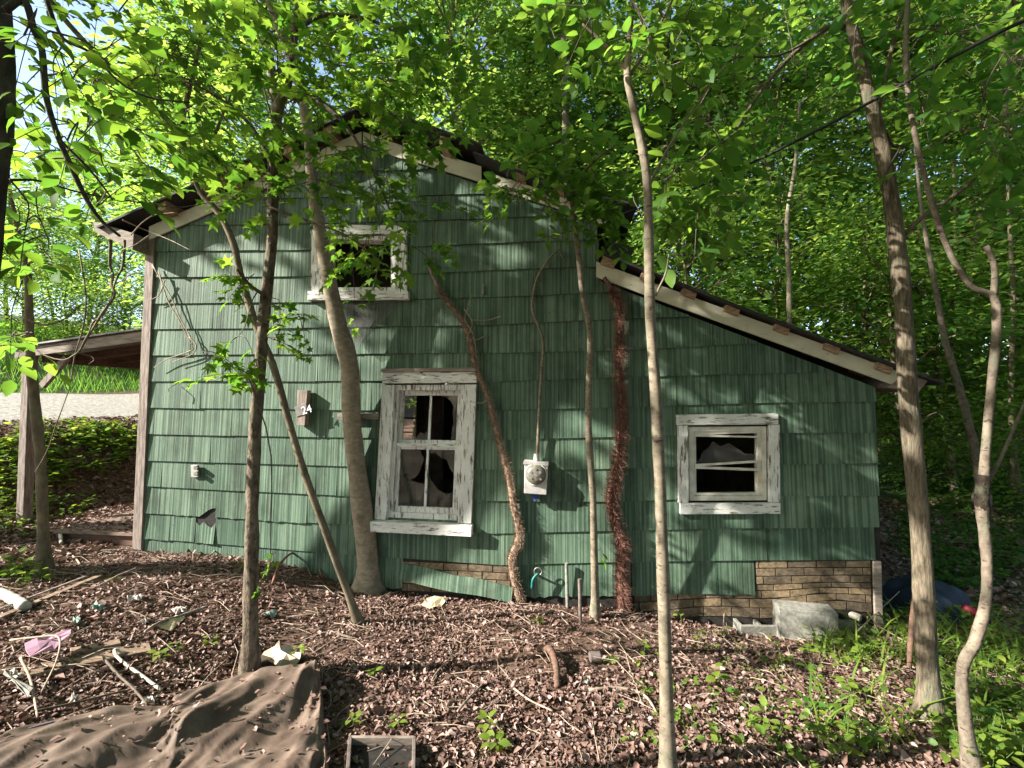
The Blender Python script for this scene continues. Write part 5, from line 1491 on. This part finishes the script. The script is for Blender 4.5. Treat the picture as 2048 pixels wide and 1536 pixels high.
cover("ground_cover", "bright green weeds growing at the lower right", [(1960, 1330, 130, 110, 0.34), (1720, 1300, 110, 40, 0.08), (1990, 1480, 110, 80, 0.24), (1660, 1440, 190, 100, 0.09), (1900, 1250, 150, 40, 0.10)], 620, 0.06, 0.20)
cover("ground_cover", "sparse green seedlings through the litter at right", [(1460, 1330, 180, 60, 0.35), (1560, 1480, 260, 70, 0.4), (1380, 1440, 160, 90, 0.25)], 100, 0.045, 0.10, per=(3, 5))
cover("ground_cover", "bright green weeds on the bank beneath the road", [(130, 900, 140, 55, 0.5), (60, 960, 80, 60, 0.25), (220, 880, 70, 30, 0.25)], 330, 0.10, 0.22, per=(4, 7))
cover("ground_cover", "green weeds round the foot of the porch post", [(40, 1030, 60, 50, 0.5), (120, 1020, 70, 25, 0.3), (40, 1150, 60, 30, 0.2)], 130, 0.07, 0.18)
cover("ground_cover", "dark green carpet of plants beneath the woods at right", [(1930, 1060, 140, 120, 0.6), (1920, 970, 150, 60, 0.4)], 1500, 0.075, 0.10, mat='leaf_deep', per=(3, 5))
def blades(name, label, regions, n, l0, l1):
    P = np.array([gp(a, b) for a, b in px_ground(regions, n)]); k = len(P); a = lr.uniform(0, 6.283, k)
    tag(link(name, leaf_mesh(name, 'blade', P, np.stack([0.9 * np.cos(a), 0.9 * np.sin(a), np.ones(k) * 0.8], 1), np.stack([-np.cos(a), -np.sin(a), np.ones(k)], 1), lr.uniform(l0, l1, k), np.clip(lr.normal(0.6, 0.3, k), 0, 1), M['leaf_weed'])), label, kind='stuff')
blades("grass", "loose long grass blades round the furrowed trunk", [(1750, 1300, 130, 45, 0.4), (1960, 1310, 110, 60, 0.4), (1800, 1440, 200, 80, 0.2)], 420, 0.12, 0.42)
PG = scatter(26000, -24, -13.2, -2, 30); n_ = len(PG); a = lr.uniform(0, 6.283, n_)
o = link("grass", leaf_mesh("grass", 'blade', PG, np.stack([0.35 * np.cos(a), 0.35 * np.sin(a), np.ones(n_)], 1), np.stack([np.sin(a), -np.cos(a), np.zeros(n_)], 1), lr.uniform(0.2, 0.5, n_), np.clip(lr.normal(0.4, 0.25, n_), 0, 1), M['leaf_deep']))
o.data.transform(Matrix.Identity(4)); tag(o, "tall grass on the far side of the gravel road", kind='stuff')

# individual seedlings
def seedling(px_, py_, label, n=6, size=0.07, h=0.14, kind='ovate', seed=0):
    r = np.random.default_rng(seed); P = gp(px_, py_)
    root = empty("seedling", P); tag(root, label, "seedling", "green seedlings in the leaf litter")
    m = MB(); top = P + np.array([r.normal() * 0.03, r.normal() * 0.03, h]); m.tube(spline([P - [0, 0, 0.02], (P + top) / 2 + [0.012, 0, 0], top], 6), [0.003, 0.0028, 0.0025, 0.0022, 0.002, 0.0014], 5); m.build("stem", M['leaf_weed_stem'], root)
    a0 = r.uniform(0, 6.28)
    for i in range(n):
        a = a0 + i * 2.4; t = 0.55 + 0.45 * i / max(1, n - 1)
        d = np.array([math.cos(a), math.sin(a), 0.1 + r.normal() * 0.15]); z = size * r.uniform(0.7, 1.15)
        c_ = P + (top - P) * t + d * 0.015
        nn = np.array([r.normal() * 0.25, r.normal() * 0.25, 1.0])
        me = leaf_mesh("leaf", kind, [c_ - P], [d], [nn], [z], [r.uniform(0.3, 1.0)], M['leaf_weed'])
        o = bpy.data.objects.new("leaf", me); C.objects.link(o); o.parent = root
for i, (a, b, n_, s_, h_, l) in enumerate([
    (318, 1330, 6, 0.06, 0.10, "leafy seedling right of the mauve plastic sheet"), (345, 1312, 5, 0.05, 0.08, "small seedling above the bent white pipe"),
    (480, 1150, 5, 0.05, 0.14, "spindly seedling at the foot of the wall left of the maple"), (233, 1165, 4, 0.05, 0.08, "seedling under the wall near the corner board"),
    (425, 1300, 5, 0.05, 0.09, "seedling just left of the maple foot"), (605, 1318, 6, 0.055, 0.10, "seedling right of the crumpled white cloth"),
    (928, 1200, 5, 0.045, 0.12, "seedling right of the tan board by the wall"), (1075, 1248, 7, 0.05, 0.06, "low seedling below the garden tap"),
    (760, 1350, 6, 0.055, 0.05, "small pale seedling in the middle of the litter left of the root hole"), (980, 1470, 7, 0.06, 0.09, "tufted seedling at the bottom between the wooden box and the speckled trunk"),
    (1000, 1500, 8, 0.07, 0.07, "broad bladed seedling at the bottom edge left of the speckled trunk"), (790, 1462, 6, 0.055, 0.05, "yellow green seedling above the wooden box"),
    (700, 1460, 6, 0.06, 0.05, "yellow green seedling by the tarp's right edge"), (1210, 1325, 7, 0.05, 0.08, "seedling right of the rusty can"),
    (1283, 1310, 5, 0.06, 0.10, "seedling left of the speckled trunk below the pipe"), (1440, 1378, 5, 0.085, 0.16, "three leafed seedling right of the speckled trunk"),
    (1362, 1250, 5, 0.05, 0.14, "seedling under the brick skirt right of the speckled trunk"), (1395, 1290, 8, 0.05, 0.14, "bushy seedling in front of the flat concrete block"),
    (1620, 1290, 4, 0.06, 0.16, "dark seedling in front of the upright concrete block"), (1700, 1400, 7, 0.08, 0.14, "leafy seedling left of the furrowed trunk foot"),
    (1548, 1490, 5, 0.07, 0.10, "yellow tipped seedling at the lower right of the litter"), (60, 1155, 7, 0.06, 0.12, "seedling clump left of the porch sapling foot")]):
    seedling(a, b, l, n_, s_, h_, seed=i)

# ------------------------------------------------------------------ tarp, debris, blocks
topl = spline([(-120, 1530), (-40, 1503), (100, 1457), (230, 1432), (330, 1424), (350, 1410), (420, 1385), (500, 1356), (580, 1344), (622, 1340), (640, 1352)], 140)
botl = spline([(-120, 1720), (-20, 1720), (110, 1720), (220, 1720), (300, 1720), (380, 1720), (440, 1720), (520, 1720), (590, 1720), (650, 1720), (672, 1720)], 140)
fd = np.random.default_rng(12)
FOLDS = []
for k in range(11):
    th = math.radians(fd.normal(64, 17)); fq = 2.0 * 1.27 ** k
    FOLDS.append((math.cos(th) * fq, math.sin(th) * fq * 0.8, 0.10 / fq ** 0.9, fd.uniform(0, 9)))
def fold(u, v):
    f = 0
    for k, (a, b, am, sd_) in enumerate(FOLDS):
        w = a * u * 1.5 + b * v + sd_ + 0.55 * mnoise.noise(Vector((u * 1.8, v * 1.5, sd_ * 3)))
        tri = 1 - abs(2 * (w - math.floor(w)) - 1)
        g = 0.5 + 0.9 * mnoise.noise(Vector((u * 2.0, v * 1.8, 20 + sd_ * 7)))
        f += am * min(1.0, max(0.12, g)) * tri ** 1.7
    return f
V = []; F = []; nv = 110
for i in range(140):
    for j in range(nv):
        s_ = j / (nv - 1)
        px_ = topl[i][0] * (1 - s_) + botl[i][0] * s_; py_ = topl[i][1] * (1 - s_) + botl[i][1] * s_
        P = gp(px_, py_); u, v = i / 139, s_
        edge = min(1, j / 5.0) * min(1, (139 - i) / 6.0)
        hump = 0.10 * math.exp(-((u - 0.55) / 0.16) ** 2 - ((v - 0.30) / 0.2) ** 2) + 0.07 * math.exp(-((u - 0.85) / 0.12) ** 2 - ((v - 0.15) / 0.15) ** 2) + 0.08 * math.exp(-((u - 0.25) / 0.2) ** 2 - ((v - 0.3) / 0.2) ** 2)
        P[2] += 0.028 + (fold(u * 1.3, v) + hump) * (0.25 + 0.75 * edge)
        V.append(P)
for i in range(139):
    for j in range(nv - 1):
        a = i * nv + j; F.append((a, a + 1, a + nv + 1, a + nv))
m = MB(); m.add(V, F); o = m.build("tarp", M['tarp'], smooth=True)
sd = o.modifiers.new("thickness", 'SOLIDIFY'); sd.thickness = 0.004
tag(o, "large crumpled muddy brown tarp at the lower left", "tarp")
ki = lr.choice(len(V), 260); PT = np.array([V[k] for k in ki]) + np.array([0, 0, 0.008]); a_ = lr.uniform(0, 6.283, 260)
tag(link("leaf_litter", leaf_mesh("leaf_litter", 'dead', PT, np.stack([np.cos(a_), np.sin(a_), lr.normal(0, 0.2, 260)], 1), np.array([0, 0, 1.0]) + lr.normal(0, 0.3, (260, 3)), lr.uniform(0.012, 0.045, 260), lr.beta(1.5, 1.8, 260), M['leaf_dead'])), "dead leaves caught in the folds of the brown tarp", kind='stuff')

def on_ground(name, pts, mat, label, cat, w=0.06, h=0.025, lift=0.02, group=None):
    P = [gp(a, b) for a, b in pts]
    m = MB()
    for p in P: p[2] += lift + h / 2
    m.beam(P[0], P[-1], w, h); return tag(m.build(name, M[mat], bevel=0.004), label, cat, group)
def stick(name, pts, r0, r1, mat, label, cat, lift=0.02, group=None, n=22):
    P = [gp(a, b) + np.array([0, 0, lift + (c[0] if c else 0)]) for (a, b, *c) in pts]
    m = MB(); m.tube(spline(P, n), np.linspace(r0, r1, n), 8, 0.07, int(pts[0][0]))
    return tag(m.build(name, M[mat], smooth=True), label, cat, group)
def sheet(name, pts, mat, label, cat, th=0.008, lift=0.04, wav=0.012, tilt=0.0, group=None, seed=0):
    r = np.random.default_rng(seed); P = [gp(a, b) for a, b in pts]; c = sum(P) / len(P)
    V = []; k = len(P)
    ring = []
    for i in range(k):
        for t in (0, 0.5): ring.append(P[i] * (1 - t) + P[(i + 1) % k] * t + r.normal(0, 0.006, 3))
    k2 = len(ring); F = []
    for ring_s in (1.0, 0.5):
        for p in ring:
            q = c + (p - c) * ring_s; V.append(q + np.array([0, 0, lift + wav * r.normal() + tilt * (py_of(p) - py_of(c))]))
    V.append(c + np.array([0, 0, lift + wav]))
    for i in range(k2):
        j = (i + 1) % k2
        F.append((i, j, k2 + j, k2 + i)); F.append((k2 + i, k2 + j, 2 * k2))
    m = MB(); m.add(V, F); o = m.build(name, M[mat]); s_ = o.modifiers.new("thickness", 'SOLIDIFY'); s_.thickness = th
    return tag(o, label, cat, group)
def py_of(p): return p[1]

on_ground("rotten_plank", [(40, 1352), (300, 1300)], 'rotten', "wide rotten plank lying under the mauve plastic sheet", "plank", 0.15, 0.04, -0.012)
on_ground("rotten_plank", [(140, 1310), (240, 1290)], 'rotten', "short broken plank end beyond the mauve plastic sheet", "plank", 0.09, 0.03, 0.0)
sheet("plastic_sheet", [(48, 1322), (55, 1350), (112, 1330), (138, 1302), (140, 1290), (95, 1304)], 'purple', "mauve curved plastic sheet lying on the rotten plank", "plastic sheet", 0.006, 0.11, 0.004)
on_ground("long_board", [(-30, 1258), (200, 1160)], 'rotten', "long weathered board sloping up at the left edge", "board", 0.06, 0.02, 0.03)
on_ground("long_board", [(-20, 1240), (170, 1165)], 'wood_greyh', "thin grey lath lying along the long weathered board", "board", 0.025, 0.012, 0.05)
stick("white_pipe", [(-20, 1190), (15, 1205), (50, 1226)], 0.04, 0.04, 'pvc', "fat white plastic pipe end at the left edge", "pipe", 0.05)
stick("bent_pipe", [(250, 1316, 0.0), (232, 1314, 0.02), (230, 1322, 0.02), (245, 1336, 0.01), (285, 1362), (322, 1390)], 0.010, 0.010, 'pvc', "thin white bent pipe like a cane among the sticks", "pipe", 0.03)
stick("curved_stick", [(20, 1305, 0.02), (70, 1312, 0.06), (115, 1325, 0.10), (112, 1360, 0.06), (80, 1410)], 0.007, 0.004, 'drytwig', "pale curved stick arching over the mauve plastic sheet", "stick", 0.06)
stick("fallen_stick", [(205, 1330), (235, 1365), (262, 1390), (295, 1428)], 0.009, 0.006, 'twig', "dark stick crossing behind the tarp", "stick", 0.05)
stick("fallen_stick", [(60, 1440), (150, 1420), (260, 1392)], 0.008, 0.006, 'twig', "long low stick lying along the tarp's upper edge", "stick", 0.04)
stick("fallen_stick", [(40, 1345, 0.05), (60, 1385, 0.03), (75, 1450)], 0.008, 0.005, 'drytwig', "pale stick standing out at the lower left debris", "stick", 0.04)
stick("fallen_stick", [(290, 1280, 0.03), (320, 1258, 0.02), (358, 1240), (415, 1220)], 0.012, 0.010, 'wood_greyh', "straight split stick beside the tan scrap", "stick", 0.03)
stick("fallen_stick", [(260, 1400), (350, 1372), (430, 1330), (470, 1290)], 0.004, 0.002, 'twig', "thin dark switch lying left of the maple foot", "stick", 0.05)
stick("fallen_stick", [(865, 1366), (880, 1345), (905, 1318)], 0.006, 0.003, 'drytwig', "short pale stick leaning in the middle of the litter", "stick", 0.03)
stick("fallen_stick", [(915, 1440, 0.02), (940, 1410, 0.02), (965, 1378)], 0.008, 0.006, 'wood_greyh', "forked grey stick above the bottom of the litter", "stick", 0.03)
stick("fallen_stick", [(1028, 1386), (1060, 1410), (1105, 1432)], 0.007, 0.005, 'drytwig', "straight pale stick below the rotten root", "stick", 0.03)
stick("fallen_stick", [(1178, 1386), (1240, 1382), (1290, 1398), (1318, 1440)], 0.012, 0.007, 'drytwig', "curved pale branch left of the speckled trunk", "stick", 0.02)
stick("fallen_stick", [(1450, 1300, 0.0), (1448, 1260, 0.10), (1455, 1232, 0.20)], 0.006, 0.004, 'drytwig', "crooked pale stick rising before the flat concrete block", "stick", 0.01)
stick("fallen_stick", [(1670, 1320, 0.0), (1720, 1285, 0.10), (1800, 1230, 0.22)], 0.008, 0.004, 'drytwig', "dry branch leaning toward the furrowed trunk", "stick", 0.02)
stick("rotten_root", [(1078, 1310, 0.03), (1100, 1320, 0.06), (1112, 1350, 0.05), (1115, 1380, 0.0)], 0.030, 0.022, 'wood_red', "curved rotten root arching from a hole in the litter", "root", 0.02)
stick("vine_root", [(545, 1175, 0.02), (560, 1150, 0.10), (590, 1128, 0.12), (625, 1130, 0.10), (645, 1160, 0.0)], 0.014, 0.010, 'vine_red', "arched reddish vine root behind the maple", "root", 0.02)
stick("pale_root", [(120, 1075, 0.02), (122, 1095, 0.0)], 0.022, 0.018, 'pvc', "short pale pipe end below the porch deck", "pipe", 0.05)
stick("ground_root", [(110, 1105), (135, 1108), (152, 1122), (160, 1132)], 0.012, 0.008, 'drytwig', "pale bent root below the porch deck", "root", 0.02)
stick("fallen_stick", [(425, 1060, 0.0), (432, 1085, 0.10), (430, 1110, 0.03), (408, 1122)], 0.010, 0.006, 'drytwig', "pale root hanging from the torn siding at the wall foot", "root", 0.03)
sheet("tan_board", [(842, 1213), (858, 1222), (885, 1218), (898, 1200), (868, 1198)], 'cardboard', "pale tan curved scrap lying by the wall foot", "scrap", 0.005, 0.03, 0.012)
sheet("tan_scrap", [(315, 1262), (340, 1268), (375, 1240), (350, 1236)], 'cardboard', "tan cardboard scrap beside the straight split stick", "scrap", 0.004, 0.03, 0.008)
sheet("cloth", [(512, 1345), (560, 1348), (600, 1340), (604, 1318), (585, 1318), (560, 1304), (540, 1318), (520, 1326)], 'cloth', "crumpled off white cloth behind the tarp beside the maple", "cloth", 0.004, 0.06, 0.035, seed=3)
for k, (a, b, w_, mt_, lb) in enumerate([(270, 1205, 24, 'paperwhite', "white crumpled paper in the litter below the corner board"), (360, 1228, 22, 'paperwhite', "white torn paper right of the other paper scrap"), (195, 1222, 22, 'glasschip', "pale green scrap beside the long weathered board"),
        (150, 1252, 20, 'glasschip', "dull green scrap below the pale green scrap"), (540, 1235, 22, 'glasschip', "dark green scrap right of the maple trunk"), (290, 1250, 16, 'paperwhite', "small white scrap left of the tan cardboard"), (25, 1365, 24, 'paperwhite', "white scrap under the mauve sheet at the left edge"), (300, 1412, 26, 'paperwhite', "white scrap tucked beneath the tarp's upper edge"), (148, 1410, 16, 'paperwhite', "white torn scrap in the debris above the tarp"), (1175, 1375, 10, 'glasschip', "pale blue scrap below the rusty can")]):
    w_ *= 0.7; r = np.random.default_rng(k + 60); pts = [(a + w_ * math.cos(t) * r.uniform(0.6, 1.1), b + w_ * 0.45 * math.sin(t) * r.uniform(0.6, 1.1)) for t in np.linspace(0, 5.4, 6)]
    sheet("scrap", pts, mt_, lb, "scrap", 0.003, 0.035, 0.014, seed=k, group="scraps of rubbish in the litter")
qd = [gp(36, 1478), gp(105, 1464), gp(105, 1450), gp(40, 1462)]
m = MB(); hh = np.array([0, 0, 0.05]); a, b = gp(36, 1490) + hh * 0.4, gp(106, 1470) + hh * 0.4
m.beam(a + hh * 0.5, b + hh * 0.5, 0.012, 0.05); tag(m.build("blue_plate", M['bluegrey'], bevel=0.003), "faded dark blue plate propped above the tarp", "plate")
sheet("metal_strip", [(5, 1375), (20, 1388), (60, 1420), (62, 1408), (30, 1385), (10, 1370)], 'conc', "grey flat metal strip at the left edge above the tarp", "metal strip", 0.004, 0.08, 0.004)
# wooden box frame at the bottom edge
bf = empty("wooden_frame", gp(760, 1510)); tag(bf, "dark open wooden frame half buried at the bottom edge", "wooden frame")
A_, B_, C_, D_ = gp(700, 1500), gp(828, 1500), gp(826, 1610), gp(692, 1610)
for p, q_ in ((A_, B_), (B_, C_), (A_, D_)):
    m = MB(); m.beam(p + [0, 0, 0.035], q_ + [0, 0, 0.035], 0.018, 0.07); m.build("rail", M['wood_greyh'] if p is A_ and q_ is B_ else M['steel'], bf, bevel=0.003)
m = MB(); cen = (A_ + B_ + C_ + D_) / 4
m.add([A_ + [0, 0, 0.03], B_ + [0, 0, 0.03], C_ + [0, 0, 0.02], D_ + [0, 0, 0.03]], [(0, 3, 2, 1)]); m.build("panel", M['backing'], bf)
# rusty can
g_ = gp(1190, 1326); m = MB(); ax_ = np.array([0.085, 0.02, 0.0]); c_ = g_ + np.array([0, 0, 0.045])
m.tube([c_ - ax_ * 0.45, c_ + ax_ * 0.4, c_ + ax_ * 0.5], [0.040, 0.040, 0.034], 16, cap=True); tag(m.build("tin_can", M['steel']), "rusty tin can lying in the litter", "can")

# concrete blocks under the lean-to
def block(px_, py_, w, dpt, h, hollow, rot, label, lift=0.0):
    g_ = gp(px_, py_); root = empty("concrete_block", g_); tag(root, label, "concrete block", "concrete blocks under the lean-to")
    ca_, sa_ = math.cos(rot), math.sin(rot)
    X_ = np.array([ca_, sa_, 0]); Y_ = np.array([-sa_, ca_, 0])
    def bx(x0, x1, y0, y1, z0, z1, nm):
        m = MB(); P = []
        for z in (z0, z1):
            for (x, y) in ((x0, y0), (x1, y0), (x1, y1), (x0, y1)): P.append(g_ + X_ * x + Y_ * y + np.array([0, 0, z + lift]))
        m.hexa(P); m.build(nm, M['conc'], root, bevel=0.006)
    if hollow:
        t = 0.035
        bx(-w/2, w/2, 0, t, -0.03, h, "face"); bx(-w/2, w/2, dpt - t, dpt, -0.03, h, "face")
        for x in (-w/2, -t/2, w/2 - t): bx(x, x + t, t + 0.0005, dpt - t - 0.0005, -0.03, h - 0.002, "web")
    else:
        bx(-w/2, w/2, 0, dpt, -0.03, h, "face"); bx(-w/2 + 0.01, w/2 - 0.01, 0.01, dpt - 0.01, h + 0.0005, h + 0.006, "top")
block(1525, 1273, 0.42, 0.20, 0.10, True, 0.10, "hollow concrete block lying flat under the brick skirt")
block(1618, 1282, 0.50, 0.20, 0.28, False, -0.12, "solid upright concrete block propping the lean-to wall")
block(1706, 1279, 0.24, 0.18, 0.10, False, 0.05, "low broken concrete block beneath the white pipe end")
ga = gp(1722, 1262); m = MB(); a = ga + np.array([0.0, 0.0, 0.12]); b = a + np.array([-0.25, 0.30, 0.05])
m.tube([b, a], [0.034, 0.034], 14, cap=False); m.tube([a + (a - b) * 0.01, b], [0.027, 0.027], 14, cap=False)
tag(m.build("white_pipe", M['pvc'], smooth=True), "white plastic pipe end poking out beneath the lean-to", "pipe")
# blue tarp heap in the woods at right
g_ = gp(1925, 1262); V = []; F = []
for i in range(14):
    for j in range(22):
        th = i / 13 * math.pi / 2; ph = j / 22 * 6.2832
        rr = 1 + 0.13 * math.sin(3 * ph + 2 * th) + 0.07 * math.sin(7 * ph + 5 * th)
        V.append(g_ + np.array([0.42 * math.cos(th) * math.cos(ph) * rr, 0.45 + 0.3 * math.cos(th) * math.sin(ph) * rr, 0.34 * math.sin(th) * rr - 0.05]))
for i in range(13):
    for j in range(22): F.append((i * 22 + j, i * 22 + (j + 1) % 22, i * 22 + 22 + (j + 1) % 22, i * 22 + 22 + j))
hp = empty("tarp_bundle", g_); tag(hp, "dark blue tarp bundle with a red end behind the twisted tree", "tarp bundle")
m = MB(); m.add(V, F); m.build("cover", M['bluetarp'], hp, True)
m = MB(); c_ = gp(1962, 1262) + np.array([0.05, 0.1, 0.12]); m.tube([c_ + [-0.1, 0.02, 0.05], c_, c_ + [0.12, -0.04, -0.06]], [0.035, 0.045, 0.02], 10, 0.1); m.build("strap", M['red'], hp, True)
